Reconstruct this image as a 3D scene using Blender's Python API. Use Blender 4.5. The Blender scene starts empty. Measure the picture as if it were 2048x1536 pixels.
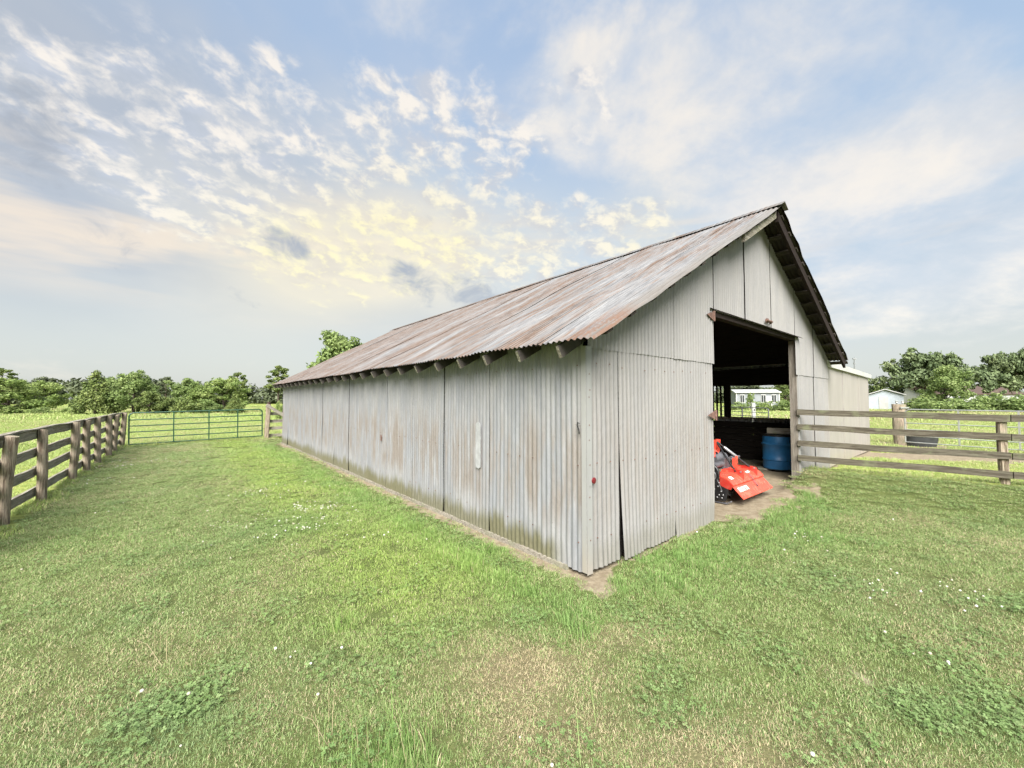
import bpy, bmesh, math, random
import numpy as np
from mathutils import Vector, Matrix, Euler

R = math.radians
rng = random.Random(7)
scene = bpy.context.scene
col = scene.collection

# ------------------------------------------------------------------ camera
HC = 1.65
FPX = 795.0
cam_d = bpy.data.cameras.new('camera')
cam = bpy.data.objects.new('camera', cam_d)
col.objects.link(cam)
cam_d.sensor_width = 36.0
cam_d.lens = 36.0 * FPX / 2048.0
cam_d.clip_start = 0.05
cam_d.clip_end = 3000.0
cam.location = (0, 0, HC)
cam.rotation_euler = (R(90 + 2.16), 0, 0)
scene.camera = cam

# ------------------------------------------------------------------ light and exposure
SUN_EL, SUN_AZ = 43.0, 184.0          # azimuth clockwise from +Y: behind the camera
sdir = Vector((math.sin(R(SUN_AZ)) * math.cos(R(SUN_EL)), math.cos(R(SUN_AZ)) * math.cos(R(SUN_EL)), math.sin(R(SUN_EL))))
sun_d = bpy.data.lights.new('sun', 'SUN')
sun_d.energy = 2.45
sun_d.angle = R(48)
sun_d.color = (1.0, 0.965, 0.90)
sun = bpy.data.objects.new('sun', sun_d)
sun.rotation_euler = sdir.to_track_quat('Z', 'Y').to_euler()
col.objects.link(sun)

vs = scene.view_settings
vs.view_transform = 'Standard'
vs.look = 'None'
vs.exposure = 2.36
vs.gamma = 1.0
vs.use_curve_mapping = False


# ------------------------------------------------------------------ node helper
class NT:
    def __init__(self, tree):
        self.t = tree
        self.n = tree.nodes
        self.l = tree.links

    def node(self, typ, **kw):
        nd = self.n.new(typ)
        for k, v in kw.items():
            setattr(nd, k, v)
        return nd

    def put(self, sock, v):
        if v is None:
            return
        if hasattr(v, 'is_output') or isinstance(v, bpy.types.NodeSocket):
            self.l.new(v, sock)
        else:
            if isinstance(v, (tuple, list)) and len(v) == 3 and sock.type == 'RGBA':
                v = (*v, 1.0)
            sock.default_value = v

    def math(self, op, a, b=None, c=None, clamp=False):
        nd = self.node('ShaderNodeMath', operation=op, use_clamp=clamp)
        self.put(nd.inputs[0], a)
        self.put(nd.inputs[1], b)
        self.put(nd.inputs[2], c)
        return nd.outputs[0]

    def add(self, a, b): return self.math('ADD', a, b)
    def sub(self, a, b): return self.math('SUBTRACT', a, b)
    def mul(self, a, b, clamp=False): return self.math('MULTIPLY', a, b, clamp=clamp)

    def vmath(self, op, a, b=None, scale=None):
        nd = self.node('ShaderNodeVectorMath', operation=op)
        self.put(nd.inputs[0], a)
        self.put(nd.inputs[1], b)
        if scale is not None:
            self.put(nd.inputs['Scale'], scale)
        return nd.outputs['Value'] if op in ('DOT_PRODUCT', 'LENGTH', 'DISTANCE') else nd.outputs['Vector']

    def comb(self, x, y, z):
        nd = self.node('ShaderNodeCombineXYZ')
        self.put(nd.inputs[0], x); self.put(nd.inputs[1], y); self.put(nd.inputs[2], z)
        return nd.outputs[0]

    def sep(self, v):
        nd = self.node('ShaderNodeSeparateXYZ')
        self.put(nd.inputs[0], v)
        return nd.outputs[0], nd.outputs[1], nd.outputs[2]

    def noise(self, vec, scale, detail=4, rough=0.55, dist=0.0, color=False):
        nd = self.node('ShaderNodeTexNoise')
        self.put(nd.inputs['Vector'], vec)
        self.put(nd.inputs['Scale'], scale)
        self.put(nd.inputs['Detail'], detail)
        self.put(nd.inputs['Roughness'], rough)
        self.put(nd.inputs['Distortion'], dist)
        return nd.outputs['Color'] if color else nd.outputs[0]

    def ramp(self, v, lo, hi, a=0.0, b=1.0, smooth=True):
        nd = self.node('ShaderNodeMapRange', interpolation_type='SMOOTHSTEP' if smooth else 'LINEAR')
        nd.clamp = True
        self.put(nd.inputs['Value'], v)
        self.put(nd.inputs['From Min'], lo); self.put(nd.inputs['From Max'], hi)
        self.put(nd.inputs['To Min'], a); self.put(nd.inputs['To Max'], b)
        return nd.outputs[0]

    def mix(self, f, a, b, blend='MIX'):
        nd = self.node('ShaderNodeMix', data_type='RGBA', blend_type=blend)
        self.put(nd.inputs[0], f); self.put(nd.inputs[6], a); self.put(nd.inputs[7], b)
        return nd.outputs[2]

    def attr(self, name, kind='GEOMETRY'):
        nd = self.node('ShaderNodeAttribute', attribute_type=kind, attribute_name=name)
        return nd.outputs['Fac']

    def bump(self, h, strength=0.3, dist=0.01):
        nd = self.node('ShaderNodeBump')
        self.put(nd.inputs['Height'], h)
        nd.inputs['Strength'].default_value = strength
        nd.inputs['Distance'].default_value = dist
        return nd.outputs[0]


def new_mat(name):
    m = bpy.data.materials.new(name)
    m.use_nodes = True
    m.node_tree.nodes.clear()
    t = NT(m.node_tree)
    out = t.node('ShaderNodeOutputMaterial')
    p = t.node('ShaderNodeBsdfPrincipled')
    t.l.new(p.outputs[0], out.inputs[0])
    return m, t, p, out


# ------------------------------------------------------------------ sky
def pix_dir(px, py):
    v = Vector(((px - 1024) / FPX, 1.0, (798 - py) / FPX))
    return v.normalized()


world = bpy.data.worlds.new('World')
scene.world = world
world.use_nodes = True
world.node_tree.nodes.clear()
w = NT(world.node_tree)
w_out = w.node('ShaderNodeOutputWorld')
sky = w.node('ShaderNodeTexSky', sky_type='NISHITA')
sky.sun_disc = False
sky.sun_elevation = R(SUN_EL)
sky.sun_rotation = R(SUN_AZ)
sky.air_density = 1.0
sky.dust_density = 2.2
sky.ozone_density = 1.0
bg_sky = w.node('ShaderNodeBackground')
w.l.new(sky.outputs[0], bg_sky.inputs[0])
bg_sky.inputs[1].default_value = 0.05

D = w.node('ShaderNodeTexCoord').outputs['Generated']
dx, dy, dz = w.sep(D)
zc = w.add(w.math('MAXIMUM', dz, 0.0), 0.05)
P = w.comb(w.math('DIVIDE', dx, zc), w.math('DIVIDE', dy, zc), 0.0)     # plane of the cloud layer


def blob(px, py, sig):
    d = w.vmath('DOT_PRODUCT', D, tuple(pix_dir(px, py)))
    return w.math('EXPONENT', w.mul(w.sub(d, 1.0), 2.0 / (sig * sig)))


def ssum(lst):
    r = lst[0]
    for q in lst[1:]:
        r = w.add(r, q)
    return r


def c3(r, g, b):
    def lin(c):
        c /= 255.0
        return c / 12.92 if c <= 0.04045 else ((c + 0.055) / 1.055) ** 2.4
    return (lin(r), lin(g), lin(b))


def cap(v): return w.math('MINIMUM', v, 1.0)


S = 0.196      # sky radiance scale; exposure brings it back up
zq = w.math('DIVIDE', 1.0, w.add(w.math('MAXIMUM', dz, 0.0), 0.5))
Q = w.vmath('SCALE', D, scale=zq)                     # directions, finer towards the horizon
# broad soft high cloud
bn = w.noise(w.vmath('MULTIPLY', w.vmath('ADD', Q, w.vmath('SCALE', w.vmath('SUBTRACT', w.noise(Q, 2.2, 2, color=True), (0.5, 0.5, 0.5)), scale=0.16)), (1.0, 1.0, 1.5)), 3.0, 6, 0.60, 0.0)
cir_cov = cap(ssum([blob(1150, 200, 0.12), w.mul(blob(1230, 240, 0.10), 0.7), w.mul(blob(1420, 110, 0.18), 0.9), blob(1600, 150, 0.17), blob(1680, 310, 0.13), w.mul(blob(1480, 320, 0.13), 0.8), w.mul(blob(1790, 90, 0.10), 0.7),
                    w.mul(blob(1850, 260, 0.10), 0.5), w.mul(blob(1800, 430, 0.16), 0.75), w.mul(blob(1980, 470, 0.18), 0.75), w.mul(blob(880, 60, 0.2), 0.35), w.mul(blob(1330, 250, 0.12), 0.6)]))
cir = w.ramp(w.add(w.mul(bn, 1.3), w.mul(cir_cov, 0.42)), 0.78, 1.18)
# grey veil: low everywhere, thick to the left
vn = w.noise(w.vmath('MULTIPLY', Q, (1.0, 1.0, 2.2)), 2.2, 4, 0.55)
leftness = w.add(w.mul(dx, -0.85), w.mul(dz, -0.75))
veil = w.math('ADD', w.ramp(w.add(dz, w.mul(w.sub(vn, 0.5), 0.30)), 0.10, 0.36, 1.0, 0.0), w.ramp(w.add(leftness, w.mul(w.sub(vn, 0.5), 0.5)), -0.30, 0.16), clamp=True)
# rows of small puffs
vr2 = w.node('ShaderNodeVectorRotate', rotation_type='Y_AXIS')
w.put(vr2.inputs['Vector'], Q)
vr2.inputs['Angle'].default_value = R(-13)
Pp = w.vmath('MULTIPLY', vr2.outputs[0], (17.0, 17.0, 29.0))
Pp = w.vmath('ADD', Pp, w.vmath('SCALE', w.vmath('SUBTRACT', w.noise(Pp, 0.7, 2, color=True), (0.5, 0.5, 0.5)), scale=0.7))
pa = w.noise(Pp, 1.0, 5, 0.60)
pa2 = w.noise(w.vmath('ADD', Pp, (0.12, 0.0, 0.45)), 1.0, 3, 0.60)
vo = w.node('ShaderNodeTexVoronoi', feature='F1')
w.put(vo.inputs['Vector'], Pp)
vo.inputs['Scale'].default_value = 0.85
vo.inputs['Randomness'].default_value = 0.9
p1 = w.add(w.mul(pa, 0.80), w.mul(w.math('SUBTRACT', 0.62, vo.outputs['Distance']), 0.40))
puff_cov = cap(ssum([w.mul(blob(60, 150, 0.07), 0.6), w.mul(blob(150, 210, 0.09), 0.75), w.mul(blob(260, 275, 0.10), 0.85), w.mul(blob(370, 320, 0.12), 0.9), blob(500, 340, 0.14), blob(620, 390, 0.14), blob(760, 400, 0.13),
                     blob(680, 480, 0.13), blob(860, 470, 0.12), blob(980, 500, 0.12), blob(1080, 490, 0.09), blob(1200, 460, 0.09), blob(1330, 450, 0.09), w.mul(blob(780, 180, 0.07), 0.9), w.mul(blob(850, 220, 0.07), 0.8),
                     w.mul(blob(950, 240, 0.09), 1.0), w.mul(blob(985, 310, 0.06), 0.9), w.mul(blob(1040, 280, 0.05), 0.7), w.mul(blob(1170, 190, 0.11), 0.75), w.mul(blob(540, 200, 0.10), 0.45), w.mul(blob(420, 210, 0.12), 0.5)]))
broad = w.ramp(w.noise(P, 0.55, 1), 0.50, 0.75)
cov = cap(w.add(puff_cov, w.mul(broad, w.ramp(w.vmath('DOT_PRODUCT', D, (0, 1, 0.35)), -0.3, 0.35, 0.6, 0.0))))
puff = w.mul(w.ramp(w.add(p1, w.mul(cov, 0.34)), 0.60, 0.93), w.ramp(cov, 0.08, 0.62))
relief = w.ramp(w.sub(pa, pa2), -0.12, 0.14)
# a few darker shreds of low cloud
dk_n = w.noise(w.vmath('MULTIPLY', D, (1.0, 1.0, 1.6)), 14.0, 5, 0.62, 0.5)
dk_cov = ssum([blob(545, 472, 0.035), blob(590, 498, 0.032), w.mul(blob(790, 542, 0.035), 0.9), blob(840, 562, 0.045), blob(915, 580, 0.055), w.mul(blob(970, 595, 0.05), 0.7), w.mul(blob(10, 215, 0.09), 0.62), w.mul(blob(65, 265, 0.07), 0.5),
               w.mul(blob(235, 478, 0.04), 0.55), w.mul(blob(480, 600, 0.05), 0.45), w.mul(blob(120, 505, 0.06), 0.45), w.mul(blob(860, 440, 0.03), 0.5)])
dark = w.mul(w.ramp(w.add(w.mul(dk_n, 1.7), w.mul(cap(dk_cov), 0.75)), 1.16, 1.85), 0.95)
glow = cap(ssum([blob(620, 530, 0.10), blob(740, 525, 0.11), w.mul(blob(880, 520, 0.11), 0.75), w.mul(blob(480, 545, 0.14), 0.5), w.mul(blob(820, 460, 0.17), 0.40), w.mul(blob(1060, 500, 0.13), 0.5), w.mul(blob(1290, 470, 0.12), 0.5)]))
warm = cap(w.add(glow, 0.06))
blue = w.mix(w.ramp(dz, 0.05, 0.75), c3(208, 226, 236), c3(170, 195, 227))
blue = w.mix(w.ramp(vn, 0.35, 0.75, 0.0, 0.45), blue, c3(205, 214, 228))
grey = w.mix(w.ramp(vn, 0.34, 0.66), c3(184, 191, 201), c3(212, 214, 214))
grey = w.mix(w.ramp(dz, 0.06, 0.30, 1.0, 0.0), grey, c3(216, 219, 214))
base = w.mix(w.mul(veil, 0.92), blue, grey)
band = w.noise(w.vmath('MULTIPLY', D, (1.3, 1.3, 8.0)), 2.0, 4, 0.55)
rosy = w.mul(w.ramp(band, 0.44, 0.68), w.mul(w.ramp(dz, 0.14, 0.26, 0.0, 1.0), w.ramp(dz, 0.30, 0.52, 1.0, 0.0)))
base = w.mix(w.mul(rosy, 0.90), base, c3(252, 235, 212))
base = w.mix(w.mul(cir, 0.95), base, w.mix(w.ramp(bn, 0.42, 0.68), c3(226, 229, 232), c3(258, 249, 235)))
base = w.mix(w.mul(glow, 0.70), base, c3(262, 248, 212))
pl = w.mix(warm, c3(262, 253, 242), c3(268, 257, 205))
ps = w.mix(warm, c3(203, 210, 222), c3(238, 228, 206))
base = w.mix(w.mul(puff, 0.95), base, w.mix(relief, ps, pl))
base = w.mix(dark, base, c3(176, 181, 188))
base = w.mix(w.ramp(dz, -0.02, 0.0, 1.0, 0.0), base, c3(190, 195, 180))
bg_c = w.node('ShaderNodeBackground')
w.put(bg_c.inputs[0], base)
bg_c.inputs[1].default_value = S
mx = w.node('ShaderNodeMixShader')
mx.inputs[0].default_value = 0.88
w.l.new(bg_sky.outputs[0], mx.inputs[1])
w.l.new(bg_c.outputs[0], mx.inputs[2])
w.l.new(mx.outputs[0], w_out.inputs[0])
world.cycles.sampling_method = 'NONE'

# ------------------------------------------------------------------ frames
ANG = R(39.8)
CO = Vector((0.688, 3.748, 0.0))
VX = Vector((math.cos(ANG), math.sin(ANG), 0))       # along the gable  (s)
UY = Vector((-math.sin(ANG), math.cos(ANG), 0))      # along the barn   (t)


def L(s, t, z=0.0):
    return CO + VX * s + UY * t + Vector((0, 0, z))


def gpt(px, depth, z=0.0):
    return Vector(((px - 1024) / FPX * depth, depth, z))


def to_st(x, y):
    return (x - CO.x) * VX.x + (y - CO.y) * VX.y, (x - CO.x) * UY.x + (y - CO.y) * UY.y


# ------------------------------------------------------------------ numpy noise and masks
def vnoise(x, y, seed=0):
    x = np.asarray(x, float); y = np.asarray(y, float)
    xi = np.floor(x).astype(np.int64); yi = np.floor(y).astype(np.int64)
    fx = x - xi; fy = y - yi
    fx = fx * fx * (3 - 2 * fx); fy = fy * fy * (3 - 2 * fy)

    def h(a, b):
        n = (a * 374761393 + b * 668265263 + seed * 974634777) & 0x7fffffff
        n = ((n ^ (n >> 13)) * 1274126177) & 0x7fffffff
        return ((n ^ (n >> 16)) & 0xffff) / 65535.0
    a = h(xi, yi); b = h(xi + 1, yi); c = h(xi, yi + 1); d = h(xi + 1, yi + 1)
    return (a * (1 - fx) + b * fx) * (1 - fy) + (c * (1 - fx) + d * fx) * fy


def fbm(x, y, seed=0, o=4):
    s = 0; a = 0.5; t = 0
    for k in range(o):
        s = s + a * vnoise(x * 2 ** k, y * 2 ** k, seed + k * 17); t += a; a *= 0.55
    return s / t


def sstep(a, b, v):
    q = np.clip((v - a) / (b - a), 0, 1)
    return q * q * (3 - 2 * q)


def pg(px, py):
    d = FPX * HC / (py - 798.0)
    return (px - 1024) / FPX * d, d


def gauss(x, y, px, py, sx, sy=None):
    cx, cy = pg(px, py)
    sy = sy or sx
    return np.exp(-(((x - cx) / sx) ** 2 + ((y - cy) / sy) ** 2))


FA = Vector((5.6, 7.84, 0)); FB = Vector((7.81, 6.3, 0)); FD = (FB - FA).normalized()


def seg_dist(x, y, ax, ay, bx, by):
    dx_, dy_ = bx - ax, by - ay
    q = np.clip(((x - ax) * dx_ + (y - ay) * dy_) / (dx_ * dx_ + dy_ * dy_), 0, 1)
    return np.hypot(x - ax - q * dx_, y - ay - q * dy_)


def ground_z(x, y):
    x = np.asarray(x, float); y = np.asarray(y, float)
    s, t = to_st(x, y)
    e = FA + FD * 9
    a = FA + FD * 0.55
    d = seg_dist(x, y, a.x, a.y, e.x, e.y)
    z = 0.30 * np.exp(-(d / 1.0) ** 2)
    inside = (t > -0.02) & (t < 14.3) & (s > 0) & (s < 8.75)
    z = np.where(inside, 0.0, z)
    near = np.exp(-((x * x + y * y) / 40.0 ** 2))
    z = z + (fbm(x * 0.35, y * 0.35, 3, 3) - 0.5) * 0.05 * np.where(inside, 0, 1) * sstep(0.0, 1.2, np.minimum(np.abs(s) + np.abs(t), 3))
    return z


def masks(x, y):
    x = np.asarray(x, float); y = np.asarray(y, float)
    s, t = to_st(x, y)
    n1 = fbm(x * 0.9, y * 0.9, 11, 4); n2 = fbm(x * 2.7, y * 2.7, 23, 3); n3 = fbm(x * 0.35, y * 0.35, 5, 3)
    lawn = (s > -4.55) & (t < 16.85)
    sr, tr = to_st(x, y)
    # right fence line: beyond it is pasture
    nx, ny = -FD.y, FD.x
    side = (x - FA.x) * nx + (y - FA.y) * ny
    lawn = lawn & ~((side > 0) & (s > 6.2))
    meadow = np.where(lawn, 0.0, 1.0)
    dry = 0.13 + 0.40 * sstep(0.46, 0.74, n1)
    for (px, py, sx, sy, k) in [(1040, 1330, .62, .42, 1.15), (1120, 1430, .6, .3, .95), (1420, 1490, .8, .26, .95), (960, 1300, .4, .3, .8), (1800, 1520, .55, .15, .6), (275, 1150, .10, .42, .8), (250, 1190, .35, .08, .6), (330, 1310, .3, .1, .55),
                                (700, 1250, .35, .22, .45), (1230, 1260, .45, .22, .85), (1680, 1330, .30, .2, .5), (1560, 1420, .5, .2, .6), (880, 1190, .5, .25, .4), (930, 1400, .35, .2, .6), (1180, 1480, .5, .15, .6), (480, 1230, .5, .2, .35), (150, 1180, .5, .3, .35), (1100, 1290, .3, .15, .6), (540, 1420, .3, .12, .35), (60, 1250, .6, .2, .3), (1950, 1100, 1.0, .3, .35)]:
        dry = np.maximum(dry, k * gauss(x, y, px, py, sx, sy) * (0.40 + 1.0 * n2))
    lush = 0.30 * n3
    dw = np.abs(s + 0.75)
    strip = np.exp(-((s + 0.62) / 0.32) ** 2) * ((t > -0.6) & (t < 15))
    lush = np.maximum(lush, strip * (0.6 + 0.6 * n2))
    lush = np.maximum(lush, np.exp(-((t + 0.55) / 0.5) ** 2) * sstep(-0.2, 0.5, s) * (s < 5.2) * (0.5 + 0.6 * n2))
    for (px, py, sx, sy, k) in [(960, 1100, .35, .35, 1.0), (1230, 1170, .45, .3, .8), (1330, 1110, .6, .35, 1.0), (1600, 1070, .8, .5, .8), (780, 1490, .35, .16, 1.0), (680, 1240, .2, .12, .8), (1500, 1090, .6, .3, .7), (240, 1080, 1.0, .6, .45)]:
        lush = np.maximum(lush, k * gauss(x, y, px, py, sx, sy))
    bright = np.exp(-((s + 1.35) / 0.75) ** 2) * sstep(-0.4, 0.9, t) * (t < 16.8) * (0.7 + 0.5 * n3)
    clover = 0.35 * sstep(0.55, 0.75, n3 * 0.5 + n2 * 0.5)
    for (px, py, sx, sy, k) in [(350, 1430, .5, .25, 1.0), (600, 1320, .35, .2, .9), (1900, 1420, .45, .3, .9), (1700, 1480, .3, .2, .6), (600, 1040, .8, .8, .8), (1790, 1190, .6, .5, .7), (270, 1230, .4, .15, .7), (1350, 1400, .4, .2, .7), (700, 1000, .6, .5, .5), (1050, 1230, .3, .15, .5)]:
        clover = np.maximum(clover, 0.62 * k * gauss(x, y, px, py, sx * 1.15, sy * 1.15) * (0.3 + 1.3 * n2))
    dry = dry * (1 - 0.85 * np.clip(lush, 0, 1)) * (1 - 0.7 * np.clip(bright, 0, 1)) * (1 - .5 * np.clip(clover, 0, 1))
    dirt = np.zeros_like(x)
    inside = (t > -0.05) & (t < 14.3) & (s > 0.0) & (s < 8.75)
    inlean = (t > 0.0) & (t < 6) & (s >= 8.7) & (s < 14)
    dirt = np.where(inside, 1.0, dirt)
    dirt = np.where(inlean, 0.75, dirt)
    dirt = np.maximum(dirt, sstep(0.35, 0.75, np.exp(-((s - 4.2) / 1.65) ** 4 - ((t + 0.0) / 0.62) ** 2) + (fbm(x * 5.5, y * 5.5, 91, 3) - 0.5) * 1.3) * (t < 0.1))
    dirt = np.maximum(dirt, sstep(0.40, 0.62, np.exp(-((s + 0.03) / 0.17) ** 2) * ((t > -0.35) & (t < 14.4)) * (0.45 + 1.1 * fbm(x * 6.5, y * 6.5, 93, 3))))
    dirt = np.maximum(dirt, 0.9 * sstep(0.35, 0.7, np.exp(-(np.hypot(s - 0.10, t + 0.04) / 0.28) ** 2) + (n2 - 0.5) * 0.6))
    dirt = np.maximum(dirt, sstep(0.42, 0.62, np.exp(-(seg_dist(x, y, 9.8, 12.0, 18.0, 9.3) / 1.0) ** 2) + (n1 - 0.5) * 0.35))
    dirt = np.maximum(dirt, 0.8 * sstep(0.4, 0.7, np.exp(-(np.hypot(x - 14.2, y - 14.3) / 1.6) ** 2) + (n2 - .5) * .4))
    dirt = np.maximum(dirt, 0.62 * sstep(0.35, 0.7, gauss(x, y, 1690, 1335, .16, .10) + (n2 - .5) * .5))
    dirt = np.maximum(dirt, 0.7 * sstep(0.5, 0.8, np.exp(-(np.hypot(x - 7.1, y - 7.2) / 0.45) ** 2) + (n2 - .5) * .5))
    return dict(dry=np.clip(dry, 0, 1), lush=np.clip(lush, 0, 1), bright=np.clip(bright, 0, 1), clover=np.clip(clover, 0, 1), dirt=np.clip(dirt, 0, 1), meadow=meadow, s=s, t=t)


# ------------------------------------------------------------------ mesh helpers
class MB:
    def __init__(self):
        self.v = []; self.f = []

    def box(self, c, size, rot=None):
        hx, hy, hz = size[0] / 2, size[1] / 2, size[2] / 2
        m = rot.to_matrix() if isinstance(rot, Euler) else (rot or Matrix.Identity(3))
        b = len(self.v)
        for sx in (-1, 1):
            for sy in (-1, 1):
                for sz in (-1, 1):
                    self.v.append(Vector(c) + m @ Vector((sx * hx, sy * hy, sz * hz)))
        self.f += [tuple(b + i for i in q) for q in ((0, 1, 3, 2), (4, 6, 7, 5), (0, 4, 5, 1), (2, 3, 7, 6), (0, 2, 6, 4), (1, 5, 7, 3))]
        return self

    def prism(self, prof, axis_pt):
        """closed profile of 3-D points, extruded by vector axis_pt"""
        b = len(self.v); n = len(prof); d = Vector(axis_pt)
        self.v += [Vector(p) for p in prof] + [Vector(p) + d for p in prof]
        self.f.append(tuple(range(b, b + n))); self.f.append(tuple(range(b + 2 * n - 1, b + n - 1, -1)))
        for i in range(n):
            j = (i + 1) % n
            self.f.append((b + i, b + n + i, b + n + j, b + j))
        return self

    def tube(self, pts, rad, n=8, caps=True):
        pts = [Vector(p) for p in pts]
        if not isinstance(rad, (list, tuple)):
            rad = [rad] * len(pts)
        b = len(self.v)
        up = None
        for i, p in enumerate(pts):
            d = (pts[min(i + 1, len(pts) - 1)] - pts[max(i - 1, 0)]).normalized()
            if up is None:
                up = Vector((0, 0, 1)) if abs(d.z) < 0.9 else Vector((1, 0, 0))
            a = d.cross(up).normalized(); c = a.cross(d).normalized(); up = c
            for k in range(n):
                th = 2 * math.pi * k / n
                self.v.append(p + (a * math.cos(th) + c * math.sin(th)) * rad[i])
        for i in range(len(pts) - 1):
            for k in range(n):
                k2 = (k + 1) % n
                self.f.append((b + i * n + k, b + i * n + k2, b + (i + 1) * n + k2, b + (i + 1) * n + k))
        if caps:
            self.f.append(tuple(b + k for k in range(n - 1, -1, -1)))
            self.f.append(tuple(b + (len(pts) - 1) * n + k for k in range(n)))
        return self

    def lathe(self, prof, n=24, c=(0, 0, 0), sx=1, sy=1):
        b = len(self.v); m = len(prof); c = Vector(c)
        for r, z in prof:
            for k in range(n):
                th = 2 * math.pi * k / n
                self.v.append(c + Vector((r * math.cos(th) * sx, r * math.sin(th) * sy, z)))
        for i in range(m - 1):
            for k in range(n):
                k2 = (k + 1) % n
                self.f.append((b + i * n + k, b + i * n + k2, b + (i + 1) * n + k2, b + (i + 1) * n + k))
        self.f.append(tuple(b + k for k in range(n - 1, -1, -1)))
        self.f.append(tuple(b + (m - 1) * n + k for k in range(n)))
        return self

    def mesh(self, name, mat, smooth=False, bevel=0.0):
        me = bpy.data.meshes.new(name)
        me.from_pydata([tuple(p) for p in self.v], [], self.f)
        if bevel > 0:
            bm = bmesh.new(); bm.from_mesh(me)
            bmesh.ops.recalc_face_normals(bm, faces=bm.faces)
            bmesh.ops.bevel(bm, geom=bm.edges[:], offset=bevel, segments=1, affect='EDGES', clamp_overlap=True)
            bm.to_mesh(me); bm.free()
        else:
            bm = bmesh.new(); bm.from_mesh(me)
            bmesh.ops.recalc_face_normals(bm, faces=bm.faces)
            bm.to_mesh(me); bm.free()
        me.materials.append(mat)
        if smooth:
            me.polygons.foreach_set('use_smooth', [True] * len(me.polygons))
            try:
                me.set_sharp_from_angle(angle=R(38))
            except Exception:
                pass
        return me

    def build(self, name, mat, parent=None, smooth=False, bevel=0.0, loc=None, rot=None):
        return link(name, self.mesh(name, mat, smooth, bevel), parent, loc, rot)


def link(name, me, parent=None, loc=None, rot=None):
    o = bpy.data.objects.new(name, me)
    col.objects.link(o)
    if parent:
        o.parent = parent
    if loc is not None:
        o.location = loc
    if rot is not None:
        o.rotation_euler = rot
    return o


def empty(name, loc=(0, 0, 0), rz=0.0):
    o = bpy.data.objects.new(name, None)
    o.empty_display_size = 0.2
    col.objects.link(o)
    o.location = loc
    o.rotation_euler = (0, 0, rz)
    return o


def tag(o, label=None, cat=None, group=None, kind=None):
    if label: o['label'] = label
    if cat: o['category'] = cat
    if group: o['group'] = group
    if kind: o['kind'] = kind
    return o


def np_mesh(name, V, F, mat, attrs=None, smooth=False):
    """V (n,3); F (m,k) with k = 3 or 4"""
    me = bpy.data.meshes.new(name)
    n, m, k = len(V), len(F), F.shape[1]
    me.vertices.add(n); me.vertices.foreach_set('co', np.ascontiguousarray(V, np.float32).ravel())
    me.loops.add(m * k); me.loops.foreach_set('vertex_index', np.ascontiguousarray(F, np.int32).ravel())
    me.polygons.add(m); me.polygons.foreach_set('loop_start', np.arange(0, m * k, k, dtype=np.int32))
    try:
        me.polygons.foreach_set('loop_total', np.full(m, k, np.int32))
    except Exception:
        pass
    me.update(calc_edges=True)
    for a, arr in (attrs or {}).items():
        at = me.attributes.new(a, 'FLOAT', 'POINT')
        at.data.foreach_set('value', np.ascontiguousarray(arr, np.float32))
    if smooth:
        me.polygons.foreach_set('use_smooth', np.ones(m, bool))
    if mat:
        me.materials.append(mat)
    return me


# ------------------------------------------------------------------ materials
def mat_plain(name, c, rough=0.6, metal=0.0, var=0.15, scale=8.0, bump=0.0, spec=0.5):
    m, t, p, o = new_mat(name)
    co = t.node('ShaderNodeTexCoord').outputs['Object']
    n = t.noise(co, scale, 5, 0.6)
    c2 = tuple(max(0, x * (1 - var)) for x in c); c1 = tuple(min(1, x * (1 + var)) for x in c)
    t.put(p.inputs['Base Color'], t.mix(t.ramp(n, 0.3, 0.7), c2, c1))
    t.put(p.inputs['Roughness'], t.ramp(n, 0.2, 0.8, max(0.05, rough - 0.08), min(1, rough + 0.1)))
    p.inputs['Metallic'].default_value = metal
    p.inputs['Specular IOR Level'].default_value = spec
    if bump:
        t.put(p.inputs['Normal'], t.bump(n, bump, 0.01))
    return m


def mat_wood(name, base, dark, light, axis=0, green=0.0):
    m, t, p, o = new_mat(name)
    co = t.node('ShaderNodeTexCoord').outputs['Object']
    oi = t.node('ShaderNodeObjectInfo').outputs['Random']
    sc = [14.0, 14.0, 14.0]; sc[axis] = 1.0
    v = t.vmath('ADD', co, t.comb(t.mul(oi, 17.0), t.mul(oi, 31.0), t.mul(oi, 7.0)))
    wv = t.vmath('ADD', v, t.vmath('SCALE', t.vmath('SUBTRACT', t.noise(v, 2.2, 3, color=True), (0.5, 0.5, 0.5)), scale=0.10))
    g = t.noise(t.vmath('MULTIPLY', wv, tuple(sc)), 2.2, 6, 0.62, 0.6)
    sc2 = [55.0, 55.0, 55.0]; sc2[axis] = 1.3
    g2 = t.noise(t.vmath('MULTIPLY', v, tuple(sc2)), 2.0, 3, 0.6)
    c = t.mix(t.ramp(g, 0.36, 0.62), dark, base)
    c = t.mix(t.ramp(g2, 0.50, 0.72, 0.0, 0.75), c, light)
    c = t.mix(t.ramp(g2, 0.34, 0.44, 0.7, 0.0), c, tuple(x * 0.45 for x in dark))
    c = t.mix(t.ramp(oi, 0.0, 1.0, 0.0, 0.30), c, tuple(x * 0.8 for x in base))
    if green:
        gm = t.mul(t.ramp(t.noise(v, 4.0, 4), 0.50, 0.68), green)
        c = t.mix(gm, c, (0.16, 0.18, 0.10))
    t.put(p.inputs['Base Color'], c)
    p.inputs['Roughness'].default_value = 0.88
    p.inputs['Specular IOR Level'].default_value = 0.2
    t.put(p.inputs['Normal'], t.bump(t.add(g, t.mul(g2, 0.6)), 0.7, 0.012))
    return m


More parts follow.
